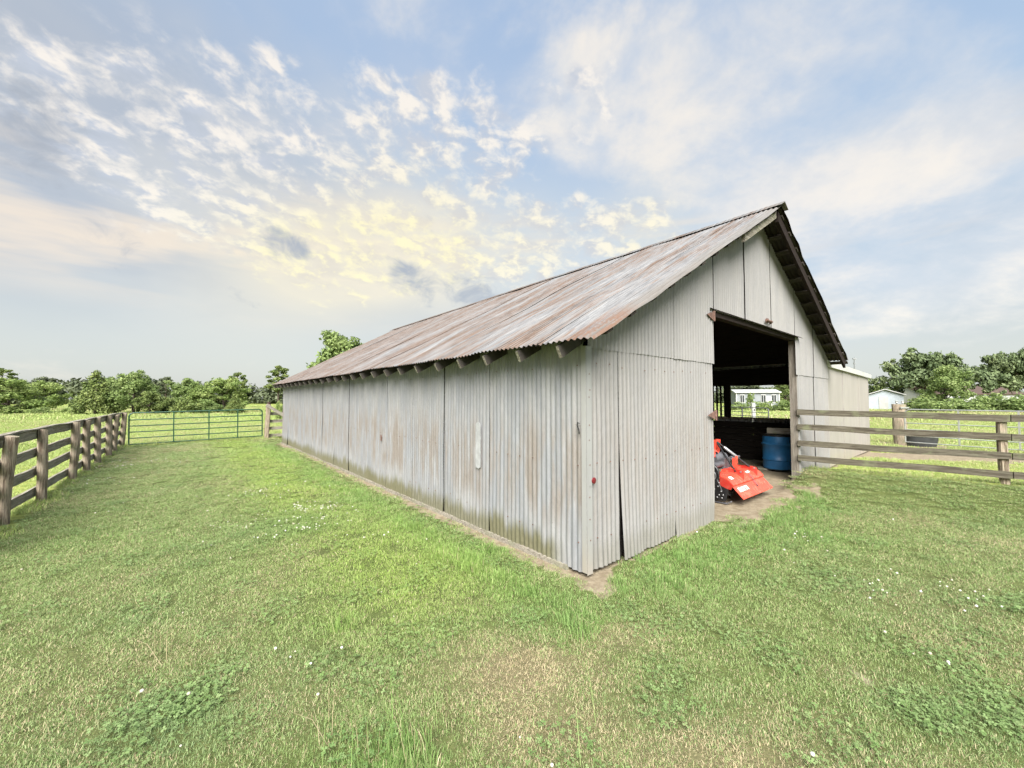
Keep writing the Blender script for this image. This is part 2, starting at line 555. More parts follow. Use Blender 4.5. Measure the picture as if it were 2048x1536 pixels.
M = {}
PITCH_ = 0.07
M['post'] = mat_wood('weathered_post_wood', (0.336, 0.277, 0.209), (0.133, 0.097, 0.070), (0.515, 0.450, 0.360), axis=2, green=0.55)
M['rail'] = mat_wood('weathered_rail_wood', (0.280, 0.254, 0.208), (0.143, 0.124, 0.098), (0.468, 0.448, 0.403), axis=0, green=0.4)
M['rail_y'] = mat_wood('dry_rafter_wood', (0.15, 0.12, 0.095), (0.06, 0.045, 0.035), (0.26, 0.22, 0.19), axis=0)
M['tail'] = mat_plain('shaded_rafter_side', (0.042, 0.036, 0.031), 0.85, 0.0, 0.35, 14, 0.3)  # for the tail sides, their shade put into the colour
M['rail_dark'] = mat_wood('damp_paddock_board', (0.106, 0.095, 0.070), (0.053, 0.044, 0.031), (0.188, 0.171, 0.138), axis=0, green=0.5)
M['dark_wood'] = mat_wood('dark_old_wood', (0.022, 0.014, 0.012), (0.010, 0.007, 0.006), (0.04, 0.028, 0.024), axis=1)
M['interior'] = mat_wood('shade_black_inside_wood', (0.014, 0.011, 0.009), (0.006, 0.005, 0.004), (0.020, 0.017, 0.014), axis=1)  # near-black: the deep shade indoors is put into the wood colour
M['jamb'] = mat_wood('jamb_wood', (0.20, 0.18, 0.15), (0.10, 0.085, 0.07), (0.30, 0.28, 0.25), axis=2)
M['rust'] = mat_plain('rusty_iron', (0.135, 0.075, 0.058), 0.8, 0.0, 0.4, 30, 0.3)
M['blue'] = mat_plain('blue_plastic', (0.018, 0.115, 0.27), 0.42, 0.0, 0.18, 4)
M['black'] = mat_plain('black_paint', (0.012, 0.012, 0.013), 0.42, 0.0, 0.3, 10)
M['rubber'] = mat_plain('black_rubber', (0.03, 0.032, 0.032), 0.7, 0.0, 0.3, 6)
M['tarp'] = mat_plain('black_plastic_sheet', (0.010, 0.010, 0.012), 0.4, 0.0, 0.3, 6)
M['red'] = mat_plain('orange_red_paint', (0.62, 0.070, 0.042), 0.22, 0.0, 0.06, 5)
def mat_dusty(name, c, rough):
    m, t, p, o = new_mat(name)
    co = t.node('ShaderNodeTexCoord').outputs['Object']
    n = t.noise(co, 9.0, 6, 0.65); n2 = t.noise(co, 45.0, 4, 0.6)
    z = t.sep(co)[2]
    d = t.mul(t.ramp(t.add(t.mul(n, 0.8), t.mul(n2, 0.35)), 0.52, 0.78), t.ramp(z, 0.10, 0.55, 0.38, 0.15))
    t.put(p.inputs['Base Color'], t.mix(d, c, (0.42, 0.25, 0.17)))
    t.put(p.inputs['Roughness'], t.ramp(d, 0.0, 0.6, rough, 0.7))
    return m


M['red'] = mat_dusty('dusty_orange_red_paint', (0.62, 0.070, 0.042), 0.22)
M['red_dark'] = mat_dusty('shaded_red_paint', (0.36, 0.028, 0.020), 0.3)  # darker copy of the red: side shading put into the colour
M['decal'] = mat_plain('white_decal', (0.75, 0.72, 0.70), 0.5, 0.0, 0.08, 20)
M['steel'] = mat_plain('dull_steel', (0.30, 0.30, 0.31), 0.45, 0.6, 0.15, 20)
M['grey_part'] = mat_plain('grey_painted_iron', (0.10, 0.10, 0.11), 0.5, 0.2, 0.25, 12)
M['green'] = mat_plain('green_gate_paint', (0.010, 0.055, 0.026), 0.42, 0.0, 0.3, 9)
M['galv'] = mat_plain('galvanised_tube', (0.34, 0.35, 0.33), 0.4, 0.35, 0.12, 9)
M['white_paint'] = mat_plain('white_paint', (0.40, 0.40, 0.39), 0.55, 0.0, 0.06, 3)
M['house_grey'] = mat_plain('grey_siding', (0.20, 0.215, 0.235), 0.7, 0.0, 0.08, 2)
M['house_roof'] = mat_plain('pale_house_roof', (0.36, 0.365, 0.37), 0.7, 0.0, 0.1, 2)
M['brown_roof'] = mat_plain('brown_shingle_roof', (0.066, 0.040, 0.031), 0.85, 0.0, 0.2, 3)
M['shed_white'] = mat_plain('pale_blue_white_siding', (0.36, 0.40, 0.44), 0.6, 0.0, 0.06, 2)
M['glass'] = mat_plain('dark_window_glass', (0.03, 0.035, 0.04), 0.08, 0.0, 0.1, 2)
M['reflector'] = mat_plain('red_reflector', (0.13, 0.014, 0.018), 0.3, 0.0, 0.1, 20)
M['bark'] = mat_plain('bark', (0.085, 0.065, 0.05), 0.9, 0.0, 0.4, 6, 0.6)
M['mast'] = mat_plain('far_mast_metal', (0.25, 0.26, 0.27), 0.6, 0.3, 0.1, 2)

# the barn frame is needed by its materials (barn-local coordinates)
barn = empty('barn', CO, ANG)
tag(barn, 'long weathered corrugated metal barn with rusty gable roof and wide open doorway', 'barn')


def mat_wall(name, gable=False):
    m, t, p, o = new_mat(name)
    tc = t.node('ShaderNodeTexCoord'); tc.object = barn
    co = tc.outputs['Object']
    s, tt, z = t.sep(co)
    a = t.sub(s, tt) if gable else t.add(tt, t.mul(s, 0.3))
    oi = t.node('ShaderNodeObjectInfo').outputs['Random']
    st = t.comb(a, t.mul(oi, 9.0), 0.0)
    wavy = t.math('SINE', t.mul(a, 2 * math.pi / 0.07))
    v1 = t.comb(t.mul(a, 4.5), t.mul(z, 0.75), t.mul(oi, 13.0))
    v2 = t.comb(t.mul(a, 16.0), t.mul(z, 1.1), t.mul(oi, 5.0))
    big = t.noise(v1, 1.0, 5, 0.6)
    fine = t.noise(v2, 1.0, 5, 0.65)
    grain = t.noise(t.comb(t.mul(a, 60.0), t.mul(z, 22.0), tt), 1.0, 4, 0.6)
    spk = t.noise(t.comb(t.mul(a, 85.0), t.mul(z, 75.0), tt), 1.0, 2, 0.5)
    c = t.mix(t.ramp(big, 0.35, 0.65), (0.268, 0.280, 0.292), (0.352, 0.356, 0.352))
    c = t.mix(t.ramp(fine, 0.52, 0.72, 0.0, 0.7), c, (0.432, 0.440, 0.448))
    if gable:
        c = t.mix(0.5, c, (0.376, 0.372, 0.348))
    # brown weather stain in the middle of the wall height
    zn = t.add(z, t.mul(t.sub(t.noise(t.comb(t.mul(a, 2.2), 0.0, 3.0), 1.0, 3), 0.5), 1.0))
    band = t.mul(t.ramp(zn, 0.28, 0.62), t.ramp(zn, 1.10, 1.65, 1.0, 0.0))
    patch = t.ramp(t.add(t.mul(big, 0.55), t.mul(fine, 0.55)), 0.47, 0.66)
    c = t.mix(t.mul(t.mul(band, patch), 0.30 if gable else 0.66), c, t.mix(grain, (0.180, 0.132, 0.092), (0.240, 0.188, 0.140)))
    # dull grime lines in the valleys
    c = t.mix(t.mul(t.ramp(wavy, -1.0, -0.2, 0.30, 0.0), t.ramp(fine, 0.3, 0.6)), c, (0.176, 0.160, 0.136))
    # rust specks
    c = t.mix(t.mul(t.ramp(spk, 0.68, 0.76), t.ramp(big, 0.48, 0.70)), c, (0.120, 0.072, 0.048))
    c = t.mix(t.mul(t.ramp(grain, 0.56, 0.75), 0.22), c, (0.200, 0.192, 0.168))
    # algae near the ground
    zl = t.add(z, t.add(t.mul(t.sub(fine, 0.5), 0.40), t.mul(t.sub(t.noise(t.comb(t.mul(a, 1.1), 1.0, 0.0), 1.0, 3), 0.5), 0.42)))
    alg = t.ramp(zl, 0.14, 0.34, 0.30 if gable else 0.90, 0.0)
    if not gable:
        alg = t.mul(alg, t.ramp(tt, 0.20, 0.50))
    c = t.mix(alg, c, t.mix(grain, (0.108, 0.104, 0.044), (0.192, 0.180, 0.100)))
    c = t.mix(t.ramp(oi, 0, 1, 0.0, 0.14), c, (0.240, 0.240, 0.240))
    c = t.mix(1.0, c, (0.75, 0.725, 0.735) if gable else (0.80, 0.795, 0.825), 'MULTIPLY')
    t.put(p.inputs['Base Color'], c)
    t.put(p.inputs['Roughness'], t.ramp(grain, 0.3, 0.7, 0.42, 0.66))
    p.inputs['Metallic'].default_value = 0.12
    p.inputs['Specular IOR Level'].default_value = 0.35
    dent = t.noise(t.comb(t.mul(a, 9.0), t.mul(z, 7.0), tt), 1.0, 3, 0.5)
    t.put(p.inputs['Normal'], t.bump(t.add(t.mul(grain, 0.25), dent), 0.30, 0.02))
    return m


M['wall_side'] = mat_wall('side_corrugated_metal')
M['wall_gable'] = mat_wall('gable_corrugated_metal', True)


def mat_roof(name='rusty_corrugated_roof', sheet=True):
    m, t, p, o = new_mat(name)
    tc = t.node('ShaderNodeTexCoord'); tc.object = barn
    s, tt, z = t.sep(tc.outputs['Object'])
    oi = t.node('ShaderNodeObjectInfo').outputs['Random']
    wob = t.mul(t.noise(t.comb(t.mul(tt, 1.2), t.mul(s, 1.0), 0.0), 1.0, 2), 0.25)
    big = t.noise(t.comb(t.mul(t.add(tt, wob), 1.7), t.mul(s, 0.30), 0.0), 1.0, 5, 0.62)
    mid = t.noise(t.comb(t.mul(tt, 7.0), t.mul(s, 0.65), t.mul(oi, 5.0)), 1.0, 6, 0.68)
    fin = t.noise(t.comb(t.mul(tt, 26.0), t.mul(s, 1.5), 0.0), 1.0, 5, 0.72)
    gr = t.noise(t.comb(t.mul(tt, 55.0), t.mul(s, 30.0), 0.0), 1.0, 3, 0.6)
    f = t.add(t.add(t.mul(big, 0.50), t.mul(mid, 0.42)), t.mul(fin, 0.32))
    f = t.add(f, t.mul(t.sub(tt, 4.0), 0.0075))                # the far half is rustier
    c = t.mix(t.ramp(mid, 0.35, 0.65), (0.126, 0.126, 0.131), (0.185, 0.185, 0.188))
    c = t.mix(t.ramp(fin, 0.48, 0.62, 0.0, 0.9), c, (0.229, 0.230, 0.232))
    rust = t.mix(t.ramp(fin, 0.3, 0.7), (0.070, 0.043, 0.028), (0.123, 0.072, 0.046))
    rust = t.mix(t.ramp(gr, 0.45, 0.75, 0.0, 0.45), rust, (0.148, 0.118, 0.091))
    c = t.mix(t.ramp(f, 0.545, 0.675, 0.0, 0.92), c, rust)
    c = t.mix(t.mul(t.ramp(fin, 0.36, 0.47, 0.85, 0.0), t.ramp(big, 0.3, 0.6, 0.2, 1.0)), c, (0.049, 0.038, 0.032))
    c = t.mix(t.ramp(gr, 0.58, 0.78, 0.0, 0.4), c, (0.061, 0.052, 0.044))
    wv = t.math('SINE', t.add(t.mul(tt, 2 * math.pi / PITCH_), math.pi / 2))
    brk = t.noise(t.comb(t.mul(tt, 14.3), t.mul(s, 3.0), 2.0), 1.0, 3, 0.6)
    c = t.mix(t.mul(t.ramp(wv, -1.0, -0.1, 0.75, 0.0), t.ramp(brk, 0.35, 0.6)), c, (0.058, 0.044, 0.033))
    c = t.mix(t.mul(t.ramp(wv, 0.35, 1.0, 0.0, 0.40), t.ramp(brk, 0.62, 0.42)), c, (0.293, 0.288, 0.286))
    # rake edge: chalky bare strip with orange rust at its foot
    edge = t.ramp(t.add(tt, t.mul(t.sub(mid, 0.5), 0.25)), -0.30, -0.14, 1.0, 0.0)
    c = t.mix(t.mul(edge, 0.6), c, (0.148, 0.136, 0.122))
    foot = t.mul(t.ramp(t.add(tt, t.mul(t.sub(gr, 0.5), 0.3)), -0.22, 0.02, 1.0, 0.0), t.ramp(t.add(s, t.mul(t.sub(mid, .5), .6)), 0.0, 0.45, 1.0, 0.0))
    c = t.mix(t.mul(t.mul(foot, t.ramp(t.add(fin, t.mul(gr, 0.5)), 0.6, 0.85)), 0.75), c, (0.133, 0.062, 0.032))
    under = t.math('SUBTRACT', 1.0, t.node('ShaderNodeNewGeometry').outputs['Backfacing'])     # sheets face down: overhang shade painted as a near-black underside
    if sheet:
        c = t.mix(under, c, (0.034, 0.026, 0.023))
    t.put(p.inputs['Base Color'], c)
    p.inputs['Roughness'].default_value = 0.62
    p.inputs['Metallic'].default_value = 0.1
    p.inputs['Specular IOR Level'].default_value = 0.35
    t.put(p.inputs['Normal'], t.bump(t.add(gr, fin), 0.35, 0.008))
    return m


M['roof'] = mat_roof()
M['cap'] = mat_roof('ridge_cap_metal', False)


def mat_flat_metal(name, c):
    m, t, p, o = new_mat(name)
    tc = t.node('ShaderNodeTexCoord'); tc.object = barn
    s, tt, z = t.sep(tc.outputs['Object'])
    n = t.noise(t.comb(t.mul(s, 3.0), t.mul(tt, 3.0), t.mul(z, 0.7)), 1.0, 5, 0.6)
    n2 = t.noise(t.comb(t.mul(s, 14.0), t.mul(tt, 14.0), t.mul(z, 1.5)), 1.0, 4, 0.6)
    cc = t.mix(t.ramp(n, 0.35, 0.65), tuple(x * 0.88 for x in c), c)
    cc = t.mix(t.ramp(n2, 0.55, 0.75, 0.0, 0.5), cc, tuple(x * 0.75 for x in c))
    cc = t.mix(t.ramp(t.add(z, t.mul(n2, 0.5)), 0.25, 0.7, 0.45, 0.0), cc, (0.30, 0.25, 0.18))
    t.put(p.inputs['Base Color'], cc)
    p.inputs['Roughness'].default_value = 0.5
    return m


M['lean_wall'] = mat_flat_metal('painted_lean_to_metal', (0.315, 0.290, 0.270))
M['trim'] = mat_flat_metal('grey_corner_flashing', (0.285, 0.285, 0.28))
M['patch'] = mat_plain('fresh_white_paint_patch', (0.30, 0.305, 0.31), 0.6, 0.0, 0.15, 14)


# ------------------------------------------------------------------ ground
def mat_ground():
    m, t, p, o = new_mat('ground_turf_and_dirt')
    pos = t.node('ShaderNodeNewGeometry').outputs['Position']
    n1 = t.noise(pos, 1.1, 6, 0.6); n2 = t.noise(pos, 9.0, 5, 0.65); n3 = t.noise(pos, 45.0, 4, 0.7)
    nl = t.noise(t.vmath('MULTIPLY', pos, (0.115, 0.345, 0.345)), 1.0, 5, 0.6)
    dry, lush, dirt, mead = t.attr('dry'), t.attr('lush'), t.attr('dirt'), t.attr('meadow')
    g = t.mix(t.ramp(n2, 0.35, 0.65), (0.086, 0.121, 0.034), (0.144, 0.184, 0.057))
    g = t.mix(t.ramp(n3, 0.5, 0.8, 0.0, 0.6), g, (0.207, 0.196, 0.098))
    g = t.mix(t.mul(dry, 0.8), g, t.mix(n3, (0.196, 0.155, 0.092), (0.310, 0.259, 0.161)))
    g = t.mix(1.0, g, (0.62, 0.62, 0.60), 'MULTIPLY')
    md = t.mix(t.ramp(nl, 0.35, 0.65), (0.162, 0.201, 0.048), (0.240, 0.269, 0.073))
    md = t.mix(t.ramp(n1, 0.45, 0.75, 0.0, 0.5), md, (0.117, 0.162, 0.044))
    md = t.mix(t.ramp(n2, 0.50, 0.75, 0.0, 0.35), md, (0.254, 0.244, 0.108))
    g = t.mix(mead, g, md)
    d = t.mix(t.ramp(n2, 0.35, 0.65), (0.177, 0.142, 0.097), (0.255, 0.214, 0.152))
    d = t.mix(t.ramp(n3, 0.55, 0.75, 0.0, 0.6), d, (0.121, 0.094, 0.065))
    d = t.mix(t.ramp(n1, 0.55, 0.75, 0.0, 0.5), d, (0.142, 0.135, 0.073))
    da = t.ramp(t.add(dirt, t.mul(t.sub(n2, 0.5), 0.5)), 0.35, 0.62)
    t.put(p.inputs['Base Color'], t.mix(da, g, d))
    p.inputs['Roughness'].default_value = 0.95
    p.inputs['Specular IOR Level'].default_value = 0.1
    t.put(p.inputs['Normal'], t.bump(t.add(t.mul(n2, 1.0), t.mul(n3, 0.5)), 0.6, 0.03))
    return m


M['ground'] = mat_ground()
xs = np.concatenate([-np.geomspace(1200, 16.5, 34), np.arange(-16, 18.01, 0.13), np.geomspace(18.6, 1200, 34)])
ys = np.concatenate([-np.geomspace(600, 1.3, 16), np.arange(-1, 19.01, 0.13), np.geomspace(19.6, 1400, 36)])
GX, GY = np.meshgrid(xs, ys)
gx, gy = GX.ravel(), GY.ravel()
mk = masks(gx, gy)
gz = ground_z(gx, gy)
nx_, ny_ = len(xs), len(ys)
idx = np.arange(nx_ * ny_).reshape(ny_, nx_)
GF = np.stack([idx[:-1, :-1], idx[:-1, 1:], idx[1:, 1:], idx[1:, :-1]], -1).reshape(-1, 4)
ground = link('ground', np_mesh('ground', np.stack([gx, gy, gz], 1), GF, M['ground'], {k: mk[k] for k in ('dry', 'lush', 'dirt', 'meadow')}, True))
tag(ground, kind='structure')

# ------------------------------------------------------------------ barn
RIDGE_S, RIDGE_Z = 4.45, 4.77
EAVE_S, EAVE_Z = -0.33, 2.156
REAVE_S, REAVE_Z = 8.97, 2.553
SLL = (RIDGE_Z - EAVE_Z) / (RIDGE_S - EAVE_S)
SLR = (RIDGE_Z - REAVE_Z) / (REAVE_S - RIDGE_S)
BL = 14.3          # barn length
BW = 8.75          # barn width
T0, T1 = -0.38, 14.6
DOOR0, DOOR1, DOORZ = 2.66, 6.40, 2.88
PITCH, AMP = 0.07, 0.0085


def zr(s):
    return np.where(np.asarray(s, float) < RIDGE_S, EAVE_Z + SLL * (np.asarray(s, float) - EAVE_S), RIDGE_Z - SLR * (np.asarray(s, float) - RIDGE_S))


sheet_no = [0]


def wall_sheet(a0, a1, zb, zt, place, mat, lift=0.0, rows=9, open_left=0.0, bow=0.0, name='corrugated_sheet', rag=0.012):
    """one corrugated sheet; place(a, out, z) -> barn-local point"""
    sheet_no[0] += 1
    k = sheet_no[0]
    n = max(6, int(round((a1 - a0) / PITCH * 6)))
    a = np.linspace(a0 + 0.004, a1 - 0.004, n + 1)
    A, Q = np.meshgrid(a, np.linspace(0, 1, rows + 1))
    zb_ = np.full_like(a, zb) + (vnoise(a * 9, a * 0 + k, 4) - 0.5) * rag
    zt_ = zt(a) if callable(zt) else np.full_like(a, zt)
    Z = zb_[None, :] + (zt_ - zb_)[None, :] * Q
    out = AMP * np.cos(2 * np.pi * A / PITCH) + lift
    out = out + (vnoise(A * 3.1 + k, Z * 2.3, 9) - 0.5) * 0.008
    low = np.clip(1 - Z / 0.55, 0, 1)
    out = out + (vnoise(A * 8 + k * 3, Z * 9, 15) - 0.5) * 0.030 * low
    out = out + bow * low ** 2
    q = (A - a0) / (a1 - a0)
    if open_left:
        lo = np.clip(1 - Z / 1.25, 0, 1)
        A = A + open_left * lo * np.clip(1 - q * 3, 0, 1)
        out = out + 0.03 * lo * np.clip(1 - q * 3, 0, 1)
    V = np.stack([np.broadcast_to(c, A.shape) for c in place(A, out, Z)], -1).reshape(-1, 3)
    I = np.arange(V.shape[0]).reshape(A.shape)
    F = np.stack([I[:-1, :-1], I[:-1, 1:], I[1:, 1:], I[1:, :-1]], -1).reshape(-1, 4)
    return link(name, np_mesh(name, V, F, mat, None, True), barn)


side_pl = lambda a, o, z: (-o, a, z)
gab_pl = lambda a, o, z: (a, -o, z)
right_pl = lambda a, o, z: (BW + o, a, z)
back_pl = lambda a, o, z: (a, BL + o, z)

# long left wall
seams = [0.0, 1.478, 2.571, 3.577, 4.615, 5.68, 6.77, 7.87, 8.94, 10.03, 11.1, 12.2, 13.25, BL]
for i in range(len(seams) - 1):
    wall_sheet(seams[i] + (0.006 if i else 0.0), seams[i + 1], 0.035, float(zr(0.0)) - 0.04, side_pl, M['wall_side'], lift=0.012 + 0.004 * (i % 2), open_left=0.05 if i == len(seams) - 2 else 0.0)
ztop = lambda a: zr(a) - 0.035
# gable, lower course
wall_sheet(0.012, 0.513, 0.045, 2.18, gab_pl, M['wall_gable'], 0.010, bow=0.010)
wall_sheet(0.519, 1.632, 0.03, 2.18, gab_pl, M['wall_gable'], 0.013, open_left=0.024)
wall_sheet(1.638, DOOR0 + 0.01, 0.0, 2.18, gab_pl, M['wall_gable'], 0.010)
wall_sheet(DOOR1 + 0.08, 7.55, 0.06, 2.16, gab_pl, M['wall_gable'], 0.010)
wall_sheet(7.556, BW, 0.06, 2.16, gab_pl, M['wall_gable'], 0.013)
# gable, upper course
up = [0.012, 1.634, 2.72]
for i in range(2):
    wall_sheet(up[i] + 0.003, up[i + 1] - 0.003, 2.135, ztop, gab_pl, M['wall_gable'], 0.020 + 0.004 * (i % 2), rag=0.008)
up = [2.726, 3.84, 5.02, DOOR1 - 0.06]
for i in range(3):
    wall_sheet(up[i] + 0.003, up[i + 1] - 0.003, DOORZ, ztop, gab_pl, M['wall_gable'], 0.018 + 0.005 * (i % 2))
wall_sheet(DOOR1 - 0.054, 7.55, 2.125, ztop, gab_pl, M['wall_gable'], 0.022)
wall_sheet(7.556, BW, 2.125, ztop, gab_pl, M['wall_gable'], 0.026)
# far end and right wall
for i in range(8):
    wall_sheet(i * BW / 8 + 0.003, (i + 1) * BW / 8 - 0.003, 0.03, ztop, back_pl, M['wall_side'], 0.01, rows=3)
OP0, OP1, OPZ0, OPZ1 = 0.62, 4.6, 1.13, 2.01
rs = [0.0, 0.61, 1.6, 2.6, 3.6, 4.6, 5.7, 6.8, 7.9, 9.0, 10.1, 11.2, 12.3, 13.3, BL]
for i in range(len(rs) - 1):
    zt_ = float(zr(BW)) - 0.04
    if 1 <= i <= 4:
        wall_sheet(rs[i] + .003, rs[i + 1] - .003, 0.03, OPZ0, right_pl, M['wall_side'], 0.012, rows=3)
        wall_sheet(rs[i] + .003, rs[i + 1] - .003, OPZ1, zt_, right_pl, M['wall_side'], 0.012, rows=3)
    else:
        wall_sheet(rs[i] + .003, rs[i + 1] - .003, 0.03, zt_, right_pl, M['wall_side'], 0.012, rows=3)


# roof sheets: two courses on each slope, each sheet its own piece
def roof_sheet(t0, t1, s0, s1, lift, left=True, k=0):
    n = max(6, int(round((t1 - t0) / PITCH * 6)))
    tt = np.linspace(t0, t1, n + 1)
    rows = 16
    Tm, Q = np.meshgrid(tt, np.linspace(0, 1, rows + 1))
    Sm = s0 + (s1 - s0) * Q
    if not left and k == 99:
        pass
    sl = SLL if left else SLR
    nrm = math.hypot(1, sl)
    o = AMP * 1.15 * np.cos(2 * np.pi * Tm / PITCH) + lift + (vnoise(Tm * 1.7 + 3, Sm * 1.3, 31) - 0.5) * 0.030 + (vnoise(Tm * 0.9 + k * 5, Sm * 0.8, 33) - 0.5) * 0.012
    e0 = np.clip((Q - 0.85) / 0.15, 0, 1) if left is False else np.clip((0.15 - Q) / 0.15, 0, 1)
    rake = np.clip((T0 + 0.16 - Tm) / 0.16, 0, 1)
    o = o - rake ** 2 * (0.012 + 0.012 * vnoise(Sm * 5, Sm * 0 + k, 8))
    Tj = Tm + np.where(np.abs(Tm - T0) < 1e-6, (vnoise(Sm * 4.0, Sm * 0 + 2, 12) - 0.5) * 0.04, 0)
    Z = zr(Sm)
    sgn = -1 if left else 1
    V = np.stack([Sm + sgn * o * sl / nrm, Tj, Z + o / nrm], -1).reshape(-1, 3)
    I = np.arange(V.shape[0]).reshape(Tm.shape)
    F = np.stack([I[:-1, :-1], I[:-1, 1:], I[1:, 1:], I[1:, :-1]], -1).reshape(-1, 4)
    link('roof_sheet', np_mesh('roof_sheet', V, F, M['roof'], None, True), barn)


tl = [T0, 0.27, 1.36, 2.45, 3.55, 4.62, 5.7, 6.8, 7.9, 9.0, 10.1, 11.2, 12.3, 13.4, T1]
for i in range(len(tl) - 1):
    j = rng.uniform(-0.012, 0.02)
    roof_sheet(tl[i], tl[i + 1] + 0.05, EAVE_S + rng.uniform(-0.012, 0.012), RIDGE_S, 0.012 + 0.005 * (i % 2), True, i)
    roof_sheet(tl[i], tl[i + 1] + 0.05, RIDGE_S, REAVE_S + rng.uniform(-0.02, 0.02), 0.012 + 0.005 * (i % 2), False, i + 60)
# ridge cap in four lengths
cuts = [T0 - 0.05, 3.4, 7.2, 11.0, T1 + 0.25]
for i in range(4):
    b = MB()
    a0, a1 = cuts[i], cuts[i + 1] + 0.06
    y = 0.050 + 0.004 * (i % 2)
    prof = [(RIDGE_S - 0.17, a0, RIDGE_Z - 0.17 * SLL + y), (RIDGE_S - 0.02, a0, RIDGE_Z + y), (RIDGE_S + 0.02, a0, RIDGE_Z + y), (RIDGE_S + 0.17, a0, RIDGE_Z - 0.17 * SLR + y),
            (RIDGE_S + 0.17, a0, RIDGE_Z - 0.17 * SLR + y - .004), (RIDGE_S, a0, RIDGE_Z + y - .008), (RIDGE_S - 0.17, a0, RIDGE_Z - 0.17 * SLL + y - .004)]
    b.prism(prof, (0, a1 - a0, 0))
    b.build('ridge_cap', M['cap'], barn)

# rafter tails along the left eave, and the rafters they belong to
nr = 25
tail_me = None
sl_ang = math.atan(SLL)
for i in range(nr + 1):
    t_ = 0.03 + i * (BL - 0.06) / nr
    if tail_me is None:
        b = MB()
        Lr = 0.62
        b.box((0, 0, 0), (Lr, 0.036, 0.112))
        tail_me = b.mesh('rafter_tail', M['tail'])
        tail_me.materials.append(M['rail'])
        for pp in tail_me.polygons:
            if abs(pp.normal.x) > 0.9:
                pp.material_index = 1  # end faces in lighter wood: their light is put into the colour
    o = link('rafter_tail', tail_me, barn)
    sc = -0.31 + 0.5 * 0.62 * math.cos(sl_ang)
    o.location = (sc, t_ + rng.uniform(-0.02, 0.02), float(zr(sc)) - 0.092)
    o.rotation_euler = (rng.uniform(-0.03, 0.03), -sl_ang + rng.uniform(-0.015, 0.015), 0)
# purlins running out under the rakes
for side, sl in ((-1, SLL), (1, SLR)):
    ns = 13
    for i in range(ns):
        d = 0.18 + i * (4.35 / (ns - 1))
        s_ = RIDGE_S + side * d
        b = MB()
        b.box((0, 0, 0), (0.10, T1 - T0 - 0.06, 0.028))
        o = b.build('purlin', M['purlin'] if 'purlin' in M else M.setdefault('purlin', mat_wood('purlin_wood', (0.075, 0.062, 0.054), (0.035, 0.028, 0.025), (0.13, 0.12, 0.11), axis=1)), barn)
        o.location = (s_, (T0 + T1) / 2, float(zr(s_)) - 0.045)
        o.rotation_euler = (0, (math.atan(sl) * side), 0)
# fly rafters at the rake
b = MB(); x0, x1 = -0.22, RIDGE_S
for (s0, s1, nm, tt0, dep, mt) in ((3.1, RIDGE_S - 0.01, 'fly_rafter', -0.31, 0.115, M['rail']), (RIDGE_S + 0.01, REAVE_S - 0.10, 'fly_rafter', -0.33, 0.17, M['dark_wood'])):
    b = MB()
    z0, z1 = float(zr(s0)) - 0.062, float(zr(s1)) - 0.062
    b.prism([(s0, tt0, z0), (s1, tt0, z1), (s1, tt0, z1 - dep), (s0, tt0, z0 - dep)], (0, 0.045, 0))
    b.build(nm, mt, barn)
# dark end rafters inside the gable
for (s0, s1) in ((0.12, RIDGE_S), (RIDGE_S, BW - 0.12)):
    b = MB(); z0, z1 = float(zr(s0)) - 0.05, float(zr(s1)) - 0.05
    b.prism([(s0, 0.03, z0), (s1, 0.03, z1), (s1, 0.03, z1 - 0.14), (s0, 0.03, z0 - 0.14)], (0, 0.05, 0))
    b.build('end_rafter', M['dark_wood'], barn)
for i in range(11):            # inner rafters
    t_ = 1.3 + i * 1.25
    for (s0, s1) in ((0.1, RIDGE_S), (RIDGE_S, BW - 0.1)):
        b = MB(); z0, z1 = float(zr(s0)) - 0.05, float(zr(s1)) - 0.05
        b.prism([(s0, t_, z0), (s1, t_, z1), (s1, t_, z1 - 0.14), (s0, t_, z0 - 0.14)], (0, 0.05, 0))
        b.build('rafter', M['interior'], barn)

for side, sl, s_out in ((-1, SLL, 0.16), (1, SLR, BW - 0.16)):  # ceiling boards added to keep the inside of the barn dark
    nb = 16
    for i in range(nb):
        f0, f1 = i / nb, (i + 1) / nb
        a0 = RIDGE_S + (s_out - RIDGE_S) * f0; a1 = RIDGE_S + (s_out - RIDGE_S) * f1 - side * 0.012
        b = MB(); z0, z1 = float(zr(a0)) - 0.20, float(zr(a1)) - 0.20
        b.prism([(a0, 0.09, z0), (a1, 0.09, z1), (a1, 0.09, z1 - 0.018), (a0, 0.09, z0 - 0.018)], (0, BL - 0.2, 0))
        b.build('added_ceiling_board', M['interior'], barn)
# wall framing behind the sheets (shows dark through the open seams)
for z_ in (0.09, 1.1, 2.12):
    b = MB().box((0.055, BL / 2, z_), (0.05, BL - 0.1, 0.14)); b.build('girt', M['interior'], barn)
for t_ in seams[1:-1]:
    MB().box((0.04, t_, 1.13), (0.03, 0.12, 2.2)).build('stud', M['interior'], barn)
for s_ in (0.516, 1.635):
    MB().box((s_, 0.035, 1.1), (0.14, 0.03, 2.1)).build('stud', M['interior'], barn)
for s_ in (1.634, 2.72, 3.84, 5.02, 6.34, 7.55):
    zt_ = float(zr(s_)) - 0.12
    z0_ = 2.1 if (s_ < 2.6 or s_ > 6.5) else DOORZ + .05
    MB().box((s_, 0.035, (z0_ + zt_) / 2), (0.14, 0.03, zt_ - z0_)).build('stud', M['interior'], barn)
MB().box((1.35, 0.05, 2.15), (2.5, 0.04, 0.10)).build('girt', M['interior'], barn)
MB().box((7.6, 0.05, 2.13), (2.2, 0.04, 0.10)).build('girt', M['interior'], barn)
MB().box((7.6, 0.05, 0.14), (2.2, 0.04, 0.14)).build('girt', M['interior'], barn)
